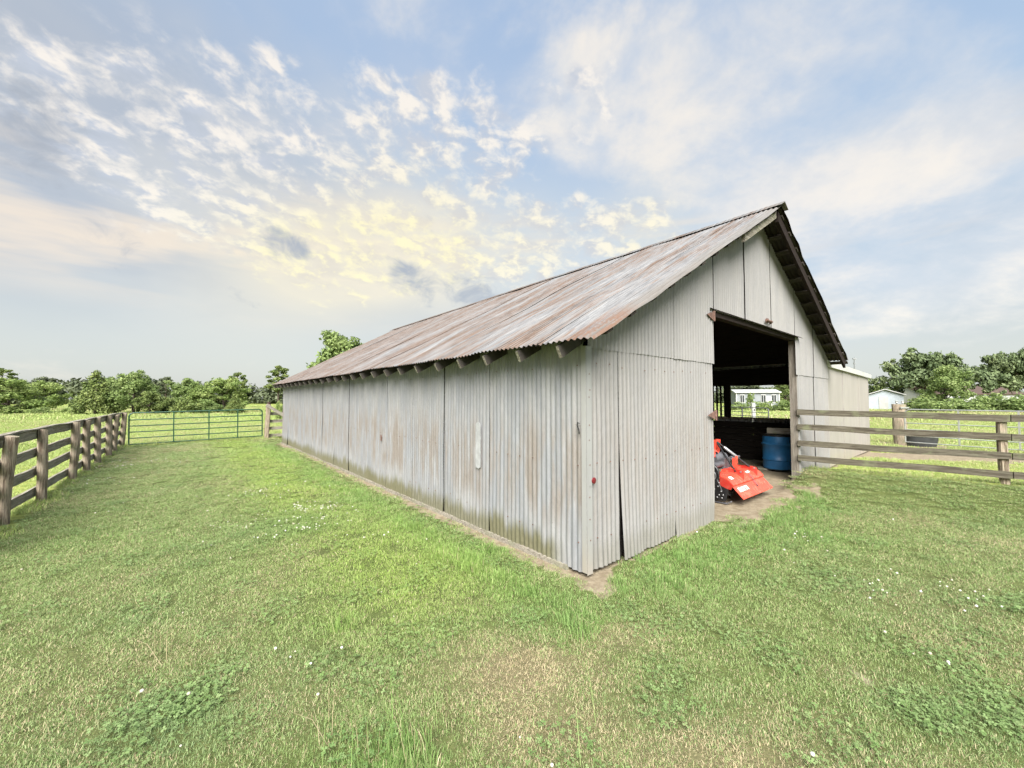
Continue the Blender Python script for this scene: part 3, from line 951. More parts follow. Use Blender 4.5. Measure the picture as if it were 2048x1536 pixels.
MB().box((1.35, 0.05, 0.14), (2.5, 0.04, 0.14)).build('girt', M['interior'], barn)

# sill board at the foot of the left wall, corner flashing
for i in range(4):
    b = MB().box((-0.012, 0.3 + BL / 4 * (i + 0.5) - 0.1, 0.015), (0.04, BL / 4 - 0.03, 0.06))
    b.build('sill_board', M['rail'], barn)
b = MB()
b.box((0.018, -0.032, 1.09), (0.075, 0.006, 2.12))
b.box((-0.030, -0.008, 1.10), (0.006, 0.054, 2.10))
b.build('corner_flashing', M['trim'], barn)
b = MB()
for z_ in (0.35, 0.52, 0.78, 0.95, 1.08, 1.3, 1.42, 1.63, 1.77, 1.9):
    for dx_ in (0.025,):
        b.box((dx_ + rng.uniform(-.012, .012), -0.036, z_ + rng.uniform(-.05, .05)), (0.010, 0.005, 0.010))
nl = b.build('flashing_nails', M['rust'], barn)

nb_ = MB()
for z_ in (0.32, 1.02, 1.98):
    for k in range(int(BL / 0.21)):
        if rng.random() < 0.75:
            nb_.box((-0.026, 0.07 + k * 0.21, z_ + rng.uniform(-.02, .02)), (0.006, 0.011, 0.011))
    for k in range(int(DOOR0 / 0.21)):
        if rng.random() < 0.75:
            nb_.box((0.14 + k * 0.21, -0.026, z_ + rng.uniform(-.02, .02)), (0.011, 0.006, 0.011))
tag(nb_.build('sheet_nails', M['rust'], barn), kind='stuff')
# doorway: header, jambs, hinges, pulley
MB().box(((DOOR0 + DOOR1) / 2 + 0.06, 0.03, DOORZ - 0.04), (DOOR1 - DOOR0 + 0.22, 0.10, 0.08)).build('door_header', M['dark_wood'], barn)
b = MB(); b.prism([(DOOR0 - .05, -.02, DOORZ + .015), (DOOR1 + .14, -.02, DOORZ + .015), (DOOR1 + .14, -.10, DOORZ - .03), (DOOR0 - .05, -.055, DOORZ - 0.0)], (0, 0.0, 0.010))
b.build('drip_flashing', M['dark_wood'], barn)
MB().box((DOOR0 + 0.0, 0.075, DOORZ / 2 - .05), (0.10, 0.10, DOORZ - 0.10)).build('door_jamb', M['interior'], barn)
MB().box((DOOR1 + 0.045, 0.055, DOORZ / 2 - .03), (0.05, 0.12, DOORZ - 0.08)).build('door_jamb', M['jamb'], barn)
MB().box((DOOR1 + 0.075, -0.012, 1.46), (0.035, 0.035, 2.75)).build('jamb_strip', M['trim'], barn)
for z_, sc in ((1.43, 1.0), (2.79, 0.9)):
    b = MB()
    b.prism([(DOOR0 - 0.21 * sc, -0.04, z_), (DOOR0 + 0.02, -0.04, z_ + 0.065), (DOOR0 + 0.02, -0.04, z_ - 0.065)], (0, -0.008, 0))
    b.tube([(DOOR0 + 0.025, -0.05, z_ - 0.07), (DOOR0 + 0.025, -0.05, z_ + 0.07)], 0.014, 8)
    b.build('strap_hinge', M['rust'], barn)
b = MB()
b.tube([(4.62, -0.07, DOORZ + 0.10), (4.90, -0.07, DOORZ + 0.10)], 0.018, 8); b.box((4.75, -0.045, DOORZ + 0.11), (0.06, 0.03, 0.07)); b.box((4.9, -0.05, DOORZ + 0.10), (0.04, 0.03, 0.06))
b.build('latch_bracket', M['rust'], barn)

# right wall inside: boards under the opening, bars at its far half, post, sill
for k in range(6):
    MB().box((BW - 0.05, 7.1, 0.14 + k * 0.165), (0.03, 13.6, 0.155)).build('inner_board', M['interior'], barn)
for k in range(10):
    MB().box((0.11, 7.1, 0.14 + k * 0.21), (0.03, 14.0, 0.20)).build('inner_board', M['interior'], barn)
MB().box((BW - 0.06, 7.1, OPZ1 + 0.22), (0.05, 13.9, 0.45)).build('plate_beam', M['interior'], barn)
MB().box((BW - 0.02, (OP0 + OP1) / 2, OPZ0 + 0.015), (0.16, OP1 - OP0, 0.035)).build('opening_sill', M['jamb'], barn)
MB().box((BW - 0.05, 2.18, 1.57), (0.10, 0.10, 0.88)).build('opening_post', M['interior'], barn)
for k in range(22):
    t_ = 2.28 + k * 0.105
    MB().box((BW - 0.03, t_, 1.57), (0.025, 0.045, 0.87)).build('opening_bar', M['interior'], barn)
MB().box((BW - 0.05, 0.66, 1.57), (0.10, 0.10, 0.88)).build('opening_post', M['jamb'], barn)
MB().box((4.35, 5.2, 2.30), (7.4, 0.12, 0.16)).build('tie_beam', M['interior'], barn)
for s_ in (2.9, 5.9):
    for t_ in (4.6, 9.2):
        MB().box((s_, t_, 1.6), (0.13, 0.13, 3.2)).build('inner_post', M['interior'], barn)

# painted-over repair stripe, rusty hole and reflector
b = MB(); prof = []
for k in range(12):
    th = math.pi * k / 11
    prof.append((-0.034, 1.70 + 0.055 * math.cos(th), 1.31 + 0.05 * math.sin(th)))
prof += [(-0.034, 1.645, 0.80), (-0.034, 1.69, 0.775), (-0.034, 1.755, 0.79)]
b.prism(prof, (-0.003, 0, 0)); b.build('white_paint_patch', M['patch'], barn)
b = MB().box((-0.036, 4.85, 0.93), (0.006, 0.05, 0.11)); b.build('rust_hole', M['rust'], barn)
b = MB(); b.lathe([(0.030, 0), (0.029, 0.008), (0.018, 0.013)], 20)
rf = b.build('reflector', M['reflector'], barn, True, loc=(0.07, -0.038, 0.885), rot=(R(90), 0, 0))
b = MB(); b.prism([(-0.0, -0.037, .84), (.045, -0.037, .83), (.05, -0.037, .93), (.01, -0.037, .935)], (0, -0.002, 0)); b.build('reflector_plate', M['trim'], rf)
o = [c for c in rf.children][0]
o.matrix_parent_inverse = (Matrix.Translation(rf.location) @ rf.rotation_euler.to_matrix().to_4x4()).inverted()
b = MB(); b.tube([(-0.045, 0.03, 1.42), (-0.05, 0.05, 1.43), (-0.05, 0.055, 1.40), (-0.045, 0.04, 1.36), (-0.04, 0.04, 1.32)], 0.006, 6)
b.build('bent_wire', M['black'], barn)

# ------------------------------------------------------------------ lean-to beside the barn
lean = empty('lean_to_shed', L(BW, 0, 0), ANG)
tag(lean, 'cream painted flat metal lean-to with white fascia against the right side of barn', 'shed')
LW, LD = 5.27, 6.2
ztl = lambda a: 2.42 - 0.10 * a / LW
edges = [0.02, 0.62, 1.75, 2.75, 3.7, 4.55, LW]
for i in range(6):
    a0, a1 = edges[i] + 0.011, edges[i + 1] - 0.011
    b = MB(); y = 0.03 + 0.006 * (i % 2)
    prof = [(a0, y, 0.03), (a1, y, 0.03), (a1, y, ztl(a1)), (a0, y, ztl(a0))]
    b.prism(prof, (0, 0.012, 0)); b.build('wall_panel', M['lean_wall'], lean)
for i in range(7):
    b = MB(); b.box((edges[i], 0.085, 1.15), (0.09, 0.05, 2.2)); b.build('stud', M['interior'], lean)
b = MB(); b.prism([(-0.06, -0.03, 2.57), (LW + 0.10, -0.03, 2.43), (LW + 0.10, -0.03, 2.31), (-0.06, -0.03, 2.42)], (0, 0.03, 0)); b.build('fascia', M['white_paint'], lean)
b = MB(); b.prism([(-0.05, 0.0, 2.545), (LW + 0.10, 0.0, 2.41), (LW + 0.10, 0.0, 2.38), (-0.05, 0.0, 2.515)], (0, LD + .1, 0)); b.build('roof', M['galv'], lean)
for (a, t_) in ((LW - 0.06, LD - 0.06), (0.1, LD - 0.06), (LW - 0.06, 0.16)):
    MB().box((a, t_, 1.18), (0.11, 0.11, 2.36)).build('post', M['jamb'], lean)

# ------------------------------------------------------------------ wooden fences
def post_mesh(h, r, seed, n=12, square=False):
    q = random.Random(seed)
    b = MB(); rows = 7
    ph = [q.uniform(0, 6.28) for _ in range(4)]
    for i in range(rows):
        z = -0.12 + (h + 0.12) * i / (rows - 1)
        ox = 0.018 * math.sin(ph[0] + z * 2.1); oy = 0.018 * math.sin(ph[1] + z * 2.6)
        for k in range(n):
            th = 2 * math.pi * k / n
            rr = r * (1 + 0.05 * math.sin(3 * th + ph[2]) + 0.03 * math.sin(5 * th + z * 2 + ph[3]) + 0.025 * math.sin(z * 7 + ph[1]))
            if square:
                rr = r * min(1 / max(abs(math.cos(th)), 1e-3), 1 / max(abs(math.sin(th)), 1e-3), 1.26)
            b.v.append(Vector((rr * math.cos(th) + ox, rr * math.sin(th) + oy, z - (0.012 * math.sin(th + ph[0]) if i == rows - 1 else 0))))
    for i in range(rows - 1):
        for k in range(n):
            k2 = (k + 1) % n
            b.f.append((i * n + k, i * n + k2, (i + 1) * n + k2, (i + 1) * n + k))
    b.f.append(tuple((rows - 1) * n + k for k in range(n))); b.f.append(tuple(range(n - 1, -1, -1)))
    return b


def board_mesh(Lx, h=0.135, th=0.038, seed=0):
    q = random.Random(seed)
    b = MB(); n = 8
    ph = [q.uniform(0, 6.28) for _ in range(3)]
    for i in range(n + 1):
        x = -Lx / 2 + Lx * i / n
        dz_ = 0.006 * math.sin(x * 3 + ph[0]); dy_ = 0.006 * math.sin(x * 2 + ph[1])
        e = 0.004 * math.sin(x * 9 + ph[2])
        for (yy, zz) in ((-th / 2, -h / 2 + e), (th / 2, -h / 2), (th / 2, h / 2), (-th / 2, h / 2 - e)):
            b.v.append(Vector((x, yy + dy_, zz + dz_)))
    for i in range(n):
        for k in range(4):
            k2 = (k + 1) % 4
            b.f.append((i * 4 + k, i * 4 + k2, (i + 1) * 4 + k2, (i + 1) * 4 + k))
    b.f.append((0, 1, 2, 3)); b.f.append((n * 4 + 3, n * 4 + 2, n * 4 + 1, n * 4))
    return b


def rail_between(parent, A, B, h, name='rail', seed=0, mat=None, hh=0.135, tilt=0.0):
    A, B = Vector(A), Vector(B)
    d = B - A
    o = board_mesh(d.length - 0.006, hh, 0.038, seed).build(name, mat or M['rail'], parent)
    o.location = (A + B) / 2 + Vector((0, 0, h)) - parent.location
    o.rotation_euler = (tilt, -math.asin(d.z / d.length), math.atan2(d.y, d.x))
    return o


LA, LB = Vector((-6.65, 5.27, 0)), Vector((-13.6, 13.95, 0))
fence_k = [-0.17, 0.0, 0.1414, 0.335, 0.456, 0.578, 0.724, 0.849, 1.0]
LN = Vector((LA.y - LB.y, LB.x - LA.x, 0)).normalized()      # away from the lawn
if LN.x > 0:
    LN = -LN


def fl_(k, off=0.0):
    return LA.lerp(LB, k) + LN * off


lf = empty('board_fence', fl_(0.0))
tag(lf, 'long weathered four-board fence with round posts along the left side of lawn', 'fence')
post_r = [0.07, 0.066, 0.062, 0.066, 0.066, 0.068, 0.072, 0.072, 0.072]
for i, k in enumerate(fence_k):
    o = post_mesh(1.15 + rng.uniform(-.01, .03), post_r[i], 100 + i).build('post', M['post'], lf, True)
    o.location = fl_(k) - lf.location
    o.rotation_euler = (rng.uniform(-.012, .012), rng.uniform(-.012, .012), rng.uniform(0, 6))
joins = [fence_k[0], fence_k[2], fence_k[4], fence_k[6], fence_k[8]]
for q_, h in enumerate((1.085, 0.775, 0.48, 0.165)):
    for i in range(4):
        rail_between(lf, fl_(joins[i], 0.085), fl_(joins[i + 1], 0.085), h + rng.uniform(-.012, .012), 'rail', 300 + i * 7 + q_, hh=0.14)
for i in range(4):
    rail_between(lf, fl_(joins[i], 0.075), fl_(joins[i + 1], 0.075), 1.168, 'cap_rail', 500 + i, hh=0.022).scale = (1, 2.2, 1)

# short fence behind the far barn corner
sf = empty('brace_fence', L(-0.12, 16.88))
tag(sf, 'short wooden brace fence between green gate and far barn corner', 'fence')
post_mesh(1.42, 0.082, 77, 12, True).build('post', M['post'], sf, False).rotation_euler = (0, 0, ANG)
o = post_mesh(1.30, 0.082, 78, 12, True).build('post', M['post'], sf, False); o.location = L(2.25, 16.88) - sf.location; o.rotation_euler = (0, 0, ANG)
for k, h in enumerate((1.03, 0.72, 0.42, 0.12)):
    rail_between(sf, L(-0.1, 16.99), L(2.3, 16.99), h, 'rail', 600 + k, hh=0.13)
b = MB().box((0, 0, 0), (1.5, 0.05, 0.12)); o = b.build('brace', M['rail'], sf)
o.location = L(0.42, 16.77, 0.97) - sf.location; o.rotation_euler = Euler((0, R(36), ANG))
b = MB(); b.lathe([(0.055, 0), (0.06, 0.03), (0.05, 0.07), (0.075, 0.09), (0.05, 0.11)], 10)
o = b.build('rusty_cap', M['brown_roof'], sf, True); o.location = (0.03, 0.03, 1.41)

# right fence, from the door post out past the frame
rf_ = empty('paddock_fence', FB)
tag(rf_, 'four-board paddock fence running from the barn doorway to right edge', 'fence')
FC = FA + FD * 5.5
for p_, sd in ((FB, 41), (FC, 42)):
    o = post_mesh(1.36 - 0.0, 0.052, sd, 12, True).build('post', M['post'], rf_, False)
    o.location = p_ + Vector((0.03, 0.075, 0.02)) - FB
    o.rotation_euler = (0, 0, math.atan2(FD.y, FD.x) + 0.05)
for k, (hl, hr) in enumerate(((1.395, 1.345), (1.10, 1.045), (0.78, 0.75), (0.50, 0.46))):
    a = FA - FD * 0.0 + Vector((0, 0, hl)); c = FB + FD * 0.04 + Vector((0, 0, hr))
    rail_between(rf_, a, c, 0.0, 'rail', 700 + k, M['rail_dark'], hh=0.108)
    rail_between(rf_, c + FD * 0.004, FC + FD * 0.1 + Vector((0, 0, hr)), 0.0, 'rail', 720 + k, M['rail_dark'], hh=0.108)


# ------------------------------------------------------------------ tube gates
def tube_gate(name, W_, H_, zb, nbar, uprights, mat, r=0.022, corner=0.13):
    g = empty(name)
    pts = [(0, 0, zb)]
    pts += [(0, 0, zb + H_ - corner)]
    for k in range(1, 6):
        th = math.pi / 2 * k / 5
        pts.append((corner * (1 - math.cos(th)), 0, zb + H_ - corner + corner * math.sin(th)))
    for k in range(0, 6):
        th = math.pi / 2 * k / 5
        pts.append((W_ - corner + corner * math.sin(th), 0, zb + H_ - corner + corner * math.cos(th)))
    pts.append((W_, 0, zb))
    MB().tube(pts, r, 8).build('outer_frame', mat, g, True)
    for k in range(nbar):
        z = zb + (H_ * 0.97) * k / nbar
        MB().tube([(0.0, 0, z), (W_, 0, z)], r * 0.82, 8).build('bar', mat, g, True)
    for q in uprights:
        MB().box((W_ * q, 0, zb + H_ / 2), (0.036, 0.05, H_ - 0.01)).build('upright', mat, g)
    return g


gg = tube_gate('tube_gate', 3.98, 1.10, 0.06, 5, (0.30, 0.56, 0.79), M['green'])
gg.location = L(-4.28, 16.85); gg.rotation_euler = (0, R(-1.0), ANG)
tag(gg, 'dark green tube gate closing the gap at the far end of lawn', 'gate')
b = MB(); b.tube([(3.98, 0, 0.35), (4.08, 0, 0.35)], 0.012, 6); b.tube([(3.98, 0, 0.95), (4.08, 0, 0.95)], 0.012, 6); b.build('hinge', M['rust'], gg)
ga, gb = Vector((13.6, 13.8, 0)), Vector((15.3, 10.57, 0))
sg = tube_gate('tube_gate', (gb - ga).length, 1.12, 0.17, 5, (0.35, 0.68), M['galv'], 0.02, 0.16)
sg.location = ga; sg.rotation_euler = (0, 0, math.atan2((gb - ga).y, (gb - ga).x))
tag(sg, 'pale galvanised tube gate beyond the paddock fence at right', 'gate')
# gate seen through the barn
g3 = tube_gate('tube_gate', 2.6, 1.05, 0.15, 5, (0.5,), M['grey_part'], 0.022, 0.12)
g3a = gpt(1440, 23.5); g3b = gpt(1536, 19.5)
g3.location = g3a; g3.rotation_euler = (0, 0, math.atan2((g3b - g3a).y, (g3b - g3a).x)); g3.scale = ((g3b - g3a).length / 2.6, 1, 1)
tag(g3, 'dark tube gate in the pasture seen through the barn opening', 'gate')
wp = empty('fence_post', gpt(1506, 24))
tag(wp, 'pale fence post in the pasture seen through the barn opening', 'post')
post_mesh(1.42, 0.09, 55, 10, True).build('shaft', M['white_paint'], wp)
MB().box((0, -.1, 1.0), (.05, .04, .09)).build('insulator', M['black'], wp)

# big old corner post with insulators, and the trough
op = empty('corner_post', gpt(1797, 14.3))
tag(op, 'thick old log corner post with wire insulators left of the galvanised gate', 'post')
post_mesh(1.46, 0.19, 61, 14).build('log', M['post'], op, True)
for (x, z) in ((-0.10, 1.50), (0.11, 1.49)):
    b = MB(); b.tube([(x, -0.02, 1.40), (x, -0.02, z + .06)], 0.012, 6); b.lathe([(0.03, z), (0.045, z + .02), (0.03, z + .05), (0.045, z + .07), (0.02, z + .1)], 10, (x, -0.02, 0))
    b.build('insulator', M['galv'], op, True)
MB().box((0, -0.19, 1.34), (0.30, 0.04, 0.05)).build('wire_plate', M['galv'], op)
b = MB()
prof = [(0.40, 0.0), (0.45, 0.20), (0.47, 0.44), (0.50, 0.45), (0.50, 0.48), (0.45, 0.48), (0.43, 0.44), (0.38, 0.06), (0.01, 0.05)]
b.lathe(prof, 28, (0, 0, 0), 1.0, 0.62)
tr = b.build('water_trough', M['rubber'], None, True)
tr.location = gpt(1838, 14.0); tr.rotation_euler = (0, 0, R(-20))
tag(tr, 'black rubber water trough behind the galvanised gate beside corner post', 'trough')

# ------------------------------------------------------------------ things in the doorway
drum = empty('plastic_drum', L(7.72, 0.72, 0.045), ANG)
drum.scale = (1.08, 1.08, 1.0)
tag(drum, 'blue plastic drum just inside the barn doorway under a board', 'drum')
b = MB()
prof = [(0.255, 0.0), (0.282, 0.02), (0.286, 0.05), (0.285, 0.20)]
prof += [(0.298, 0.215), (0.298, 0.235), (0.287, 0.25), (0.290, 0.55), (0.302, 0.565), (0.302, 0.585), (0.288, 0.60), (0.285, 0.74), (0.275, 0.765), (0.265, 0.77)]
b.lathe(prof, 36); b.build('body', M['blue'], drum, True)
b = MB(); b.lathe([(0.283, 0.752), (0.294, 0.758), (0.294, 0.79), (0.27, 0.80), (0.26, 0.785)], 36); b.build('lid', M['black'], drum, True)
pl_ = link('plank', board_mesh(0.92, 0.20, 0.04, 9).mesh('plank', M['rail']))
pl_.location = L(7.70, 0.66, 0.022); pl_.rotation_euler = (R(90), 0, R(-31))
tag(pl_, 'grey plank on the dirt under the blue drum', 'plank')
pb = link('board', board_mesh(0.62, 0.13, 0.05, 10).mesh('board', M['rail']))
pb.location = L(7.66, 0.60, 0.915); pb.rotation_euler = (R(-10), 0, R(-31))
tag(pb, 'short grey board lying on edge on top of blue drum', 'board')
# black plastic sheet hanging by the right jamb
n = 14
Vv = []; Ff = []
for i in range(n):
    for j in range(n):
        a = i / (n - 1); c = j / (n - 1)
        Vv.append((7.22 + 0.30 * a + 0.03 * math.sin(c * 7) - 0.10 * a * c, 0.16 + 0.05 * math.sin(a * 14 + c * 2) * (0.4 + c), 1.13 - 1.02 * c - 0.03 * math.sin(a * 9)))
for i in range(n - 1):
    for j in range(n - 1):
        Ff.append((i * n + j, i * n + j + 1, (i + 1) * n + j + 1, (i + 1) * n + j))
me = np_mesh('plastic_sheet', np.array(Vv), np.array(Ff), M['tarp'], None, True)
ts = link('plastic_sheet', me)
ts.location = CO; ts.rotation_euler = (0, 0, ANG)
tag(ts, 'black plastic sheet hanging beside the blue drum at right door post', 'plastic sheet')

# ------------------------------------------------------------------ rotary tiller (barn-local axes)
S0, S1 = 3.66, 4.95
till = empty('rotary_tiller', CO, ANG)
till.location = L(4.3, 0.4); TO = (4.3, 0.4)
tag(till, 'orange-red and black rotary tiller parked in the barn doorway', 'tiller')


def tl_(s, t, z): return Vector((s - TO[0], t - TO[1], z))


# curved hood: profile in (t, z), swept along s
hood = [(0.130, 0.318), (0.150, 0.338), (0.175, 0.365), (0.21, 0.392), (0.26, 0.418), (0.32, 0.434), (0.40, 0.438), (0.50, 0.428)]
def shell(prof, s0, s1, th=0.012):
    pr = [tl_(s0, t, z) for t, z in prof] + [tl_(s0, t, z - th) for t, z in reversed(prof)]
    return MB().prism(pr, (s1 - s0, 0, 0))
hd = shell(hood, S0, S1).build('hood', M['red'], till, False)
flap_prof = [(0.158, 0.304), (0.120, 0.268), (0.062, 0.205), (0.040, 0.180), (-0.004, 0.138), (-0.008, 0.131)]
fl = shell(flap_prof, S0 + 0.01, S1 - 0.01, 0.010).build('rear_flap', M['red'], till)
b = MB(); b.tube([tl_(S0, 0.150, 0.308), tl_(S1, 0.150, 0.308)], 0.013, 8); b.build('hinge_rod', M['red'], till, True)
# white lettering-like marks on the flap
b = MB()
ax = (tl_(0, 0.062, 0.205) - tl_(0, 0.120, 0.268)); ax.normalize(); nn = Vector((0, -ax.z, ax.y)); nn = nn if nn.z > 0 else -nn
base_p = tl_(S0 + 0.10, 0.116, 0.2636) + nn * 0.002
marks = [[(0, 0, .028, .075), (.034, .0, .02, .04), (.048, .035, .02, .04)], [(.09, 0, .02, .075), (.10, .0, .03, .02), (.10, .055, .03, .02)], [(.155, 0, .02, .075), (.175, .03, .025, .015), (.20, 0, .02, .075)], [(.245, 0, .06, .018), (.265, 0, .02, .075)], [(.33, .0, .02, .075)]]
for mk_ in marks:
    for (a, v, ww, hh) in mk_:
        q0 = base_p + Vector((a, 0, 0)) + ax * v
        p4 = [q0, q0 + Vector((ww, 0, 0)), q0 + Vector((ww, 0, 0)) + ax * hh, q0 + ax * hh]
        b.prism(p4, nn * 0.002)
b.build('lettering', M['decal'], fl)
# decals on the hood
b = MB()
q0 = tl_(S0 + 0.10, 0.245, 0.412); q1 = tl_(S0 + 0.10, 0.195, 0.381)
b.prism([q0, q0 + Vector((0.09, 0, 0)), q1 + Vector((0.09, 0, 0)), q1], (0, -0.004, 0.006)); b.build('decal', M['decal'], hd)
b = MB(); b.prism([tl_(4.46, .255, .417), tl_(4.58, .255, .417), tl_(4.58, .22, .399), tl_(4.46, .22, .399)], (0, -.004, .006)); b.build('decal', M['decal'], hd)
# side plates
for s_ in (S0 - 0.004, S1 - 0.008):
    b = MB(); b.prism([tl_(s_, 0.135, 0.315), tl_(s_, 0.20, 0.38), tl_(s_, 0.33, 0.43), tl_(s_, 0.33, 0.26), tl_(s_, 0.165, 0.24)], (0.012, 0, 0)); b.build('side_skirt', M['red_dark'], till)
prof = []
for k in range(16):
    th = R(-30 + 240 * k / 15)
    prof.append(tl_(S0 - 0.03, 0.50 + 0.17 * math.cos(th), 0.46 + 0.17 * math.sin(th)))
prof += [tl_(S0 - 0.03, 0.28, 0.20), tl_(S0 - 0.03, 0.34, 0.06), tl_(S0 - 0.03, 0.66, 0.06), tl_(S0 - 0.03, 0.70, 0.22)]
case = MB().prism(prof, (0.05, 0, 0)).build('chain_case', M['black'], till, False, 0.008)
b = MB()
ring = [tl_(S0 - 0.036, 0.46 + 0.085 * math.cos(2 * math.pi * k / 24), 0.43 + 0.085 * math.sin(2 * math.pi * k / 24)) for k in range(25)]
b.tube(ring, 0.006, 6, False)
ring = [tl_(S0 - 0.036, 0.46 + (0.02 + .012 * k / 10) * math.cos(5.0 * k / 10), 0.44 + (0.02 + .012 * k / 10) * math.sin(5.0 * k / 10)) for k in range(11)]
b.tube(ring, 0.006, 6, False)
b.build('round_emblem', M['steel'], case, True)
b = MB()
for (t_, z) in ((0.30, 0.20), (0.27, 0.15), (0.33, 0.14), (0.36, 0.10), (0.29, 0.10), (0.42, 0.10), (0.345, 0.27), (0.33, 0.33), (0.40, 0.22)):
    b.lathe([(0.011, 0), (0.011, 0.008), (0.006, 0.012)], 8, (0, 0, 0))
    m4 = Matrix.Rotation(R(-90), 4, 'Y')
    for i in range(len(b.v) - 24, len(b.v)):
        b.v[i] = (m4 @ b.v[i]) + tl_(S0 - 0.03, t_, z)
b.build('bolts', M['steel'], case, True)
# black lower side panel and rotor behind it
b = MB(); b.prism([tl_(S0 - .012, 0.20, 0.24), tl_(S0 - .012, 0.36, 0.30), tl_(S0 - .012, 0.40, 0.05), tl_(S0 - .012, 0.24, 0.05)], (0.01, 0, 0)); b.build('side_panel', M['black'], till)
b = MB(); b.tube([tl_(S0 + .02, 0.42, 0.21), tl_(S1 - .02, 0.42, 0.21)], 0.045, 10)
rt = b.build('rotor', M['black'], till, True)
for k in range(7):
    b = MB(); s_ = S0 + 0.10 + k * 0.185
    b.lathe([(0.09, -0.006), (0.09, 0.006)], 14)
    for i in range(len(b.v)):
        b.v[i] = (Matrix.Rotation(R(90), 4, 'Y') @ b.v[i]) + tl_(s_, 0.42, 0.21)
    for q in range(4):
        th = R(90 * q + 25 * k)
        p0 = Vector((0, math.cos(th), math.sin(th))); p1 = Vector((0, math.cos(th + .5), math.sin(th + .5)))
        c0 = tl_(s_, 0.42, 0.21)
        b.prism([c0 + p0 * .07, c0 + p0 * .15, c0 + p1 * .195 + Vector((.05, 0, 0)), c0 + p1 * .165 + Vector((.05, 0, 0)), c0 + p1 * .07], (0.009, 0, 0))
    b.build('tine_set', M['grey_part'], rt)
for s_ in (S0 - .02, S1 - .03):
    b = MB(); b.prism([tl_(s_, 0.16, 0.055), tl_(s_, 0.22, 0.012), tl_(s_, 0.68, 0.012), tl_(s_, 0.74, 0.06), tl_(s_, 0.72, 0.07), tl_(s_, 0.67, 0.026), tl_(s_, 0.23, 0.026), tl_(s_, 0.17, 0.068)], (0.05, 0, 0)); b.build('skid_shoe', M['grey_part'], till)
# gusset brackets on the hood
for s_ in (4.12, 4.70):
    b = MB(); b.prism([tl_(s_, 0.46, 0.485), tl_(s_, 0.235, 0.492), tl_(s_, 0.170, 0.482), tl_(s_, 0.150, 0.465), tl_(s_, 0.148, 0.340), tl_(s_, 0.25, 0.41), tl_(s_, 0.46, 0.43)], (0.010, 0, 0)); g_ = b.build('gusset', M['red_dark'], till)
    b = MB(); b.tube([tl_(s_ - 0.012, 0.19, 0.462), tl_(s_ + 0.022, 0.19, 0.462)], 0.014, 8); b.build('pin', M['steel'], g_)
b = MB(); b.box(tl_(4.40, 0.36, 0.575), (0.085, 0.012, 0.20)); b.box(tl_(4.36, 0.385, 0.56), (0.010, 0.05, 0.17)); ub = b.build('upright_bracket', M['red'], till)
b = MB(); b.box(tl_(4.40, 0.352, 0.60), (0.02, 0.004, 0.045)); b.box(tl_(4.41, 0.352, 0.54), (0.014, 0.004, 0.03)); b.build('slot', M['black'], ub)
b = MB(); b.box(tl_(4.42, 0.43, 0.448), (0.75, 0.07, 0.05)); b.build('cross_beam', M['red'], till)
# gearbox, drive tube
b = MB(); b.tube([tl_(S0 + .02, 0.52, 0.545), tl_(4.25, 0.52, 0.545)], 0.052, 14); b.build('drive_tube', M['grey_part'], till, True)
b = MB(); b.tube([tl_(4.10, 0.62, 0.63), tl_(4.16, 0.62, 0.63), tl_(4.42, 0.60, 0.62), tl_(4.50, 0.60, 0.62)], [0.07, 0.10, 0.105, 0.07], 16); b.box(tl_(4.3, 0.58, 0.55), (0.24, 0.22, 0.18))
b.build('gearbox', M['grey_part'], till, True)
b = MB(); b.tube([tl_(4.5, .5, .63), tl_(4.75, .45, .63)], 0.02, 8); b.tube([tl_(4.45, .48, .6), tl_(4.62, .44, .63), tl_(4.7, .44, .62)], 0.016, 8); b.build('hose', M['grey_part'], till, True)
# mast and struts
AP = tl_(4.42, 0.70, 0.90)
for s_ in (4.34, 4.50):
    b = MB(); b.prism([tl_(s_, 0.66, 0.93), tl_(s_, 0.74, 0.93), tl_(s_, 0.86, 0.55), tl_(s_, 0.70, 0.50)], (0.012, 0, 0)); b.build('mast_plate', M['red'], till)
b = MB(); b.prism([tl_(4.08, 0.58, 0.66), tl_(4.30, 0.54, 0.66), tl_(4.16, 0.62, 0.80), tl_(4.08, 0.64, 0.80)], (0, 0.012, 0)); mp = b.build('mast_guard', M['red'], till)
b = MB(); b.prism([tl_(4.14, 0.585, 0.70), tl_(4.19, 0.58, 0.70), tl_(4.17, 0.595, 0.745), tl_(4.14, 0.60, 0.745)], (0, -0.02, 0)); b.build('decal', M['black'], mp)
b = MB(); b.tube([AP + Vector((-.1, 0, 0)), AP + Vector((.1, 0, 0))], 0.018, 8); b.build('top_pin', M['red'], till)
for s_, t_, z_ in ((4.125, 0.27, 0.455), (4.705, 0.25, 0.455)):
    e_ = tl_(s_ + (.016 if s_ > 4.4 else -.008), t_, z_)
    b = MB(); b.tube([AP, e_], 0.014, 8); rd = b.build('strut', M['black'], till, True)
    if s_ > 4.4:
        b = MB(); b.tube([AP.lerp(e_, 0.22), AP.lerp(e_, 0.24), AP.lerp(e_, 0.60), AP.lerp(e_, 0.62)], [0.018, 0.026, 0.026, 0.018], 10); b.build('spring_sleeve', M['steel'], rd, True)
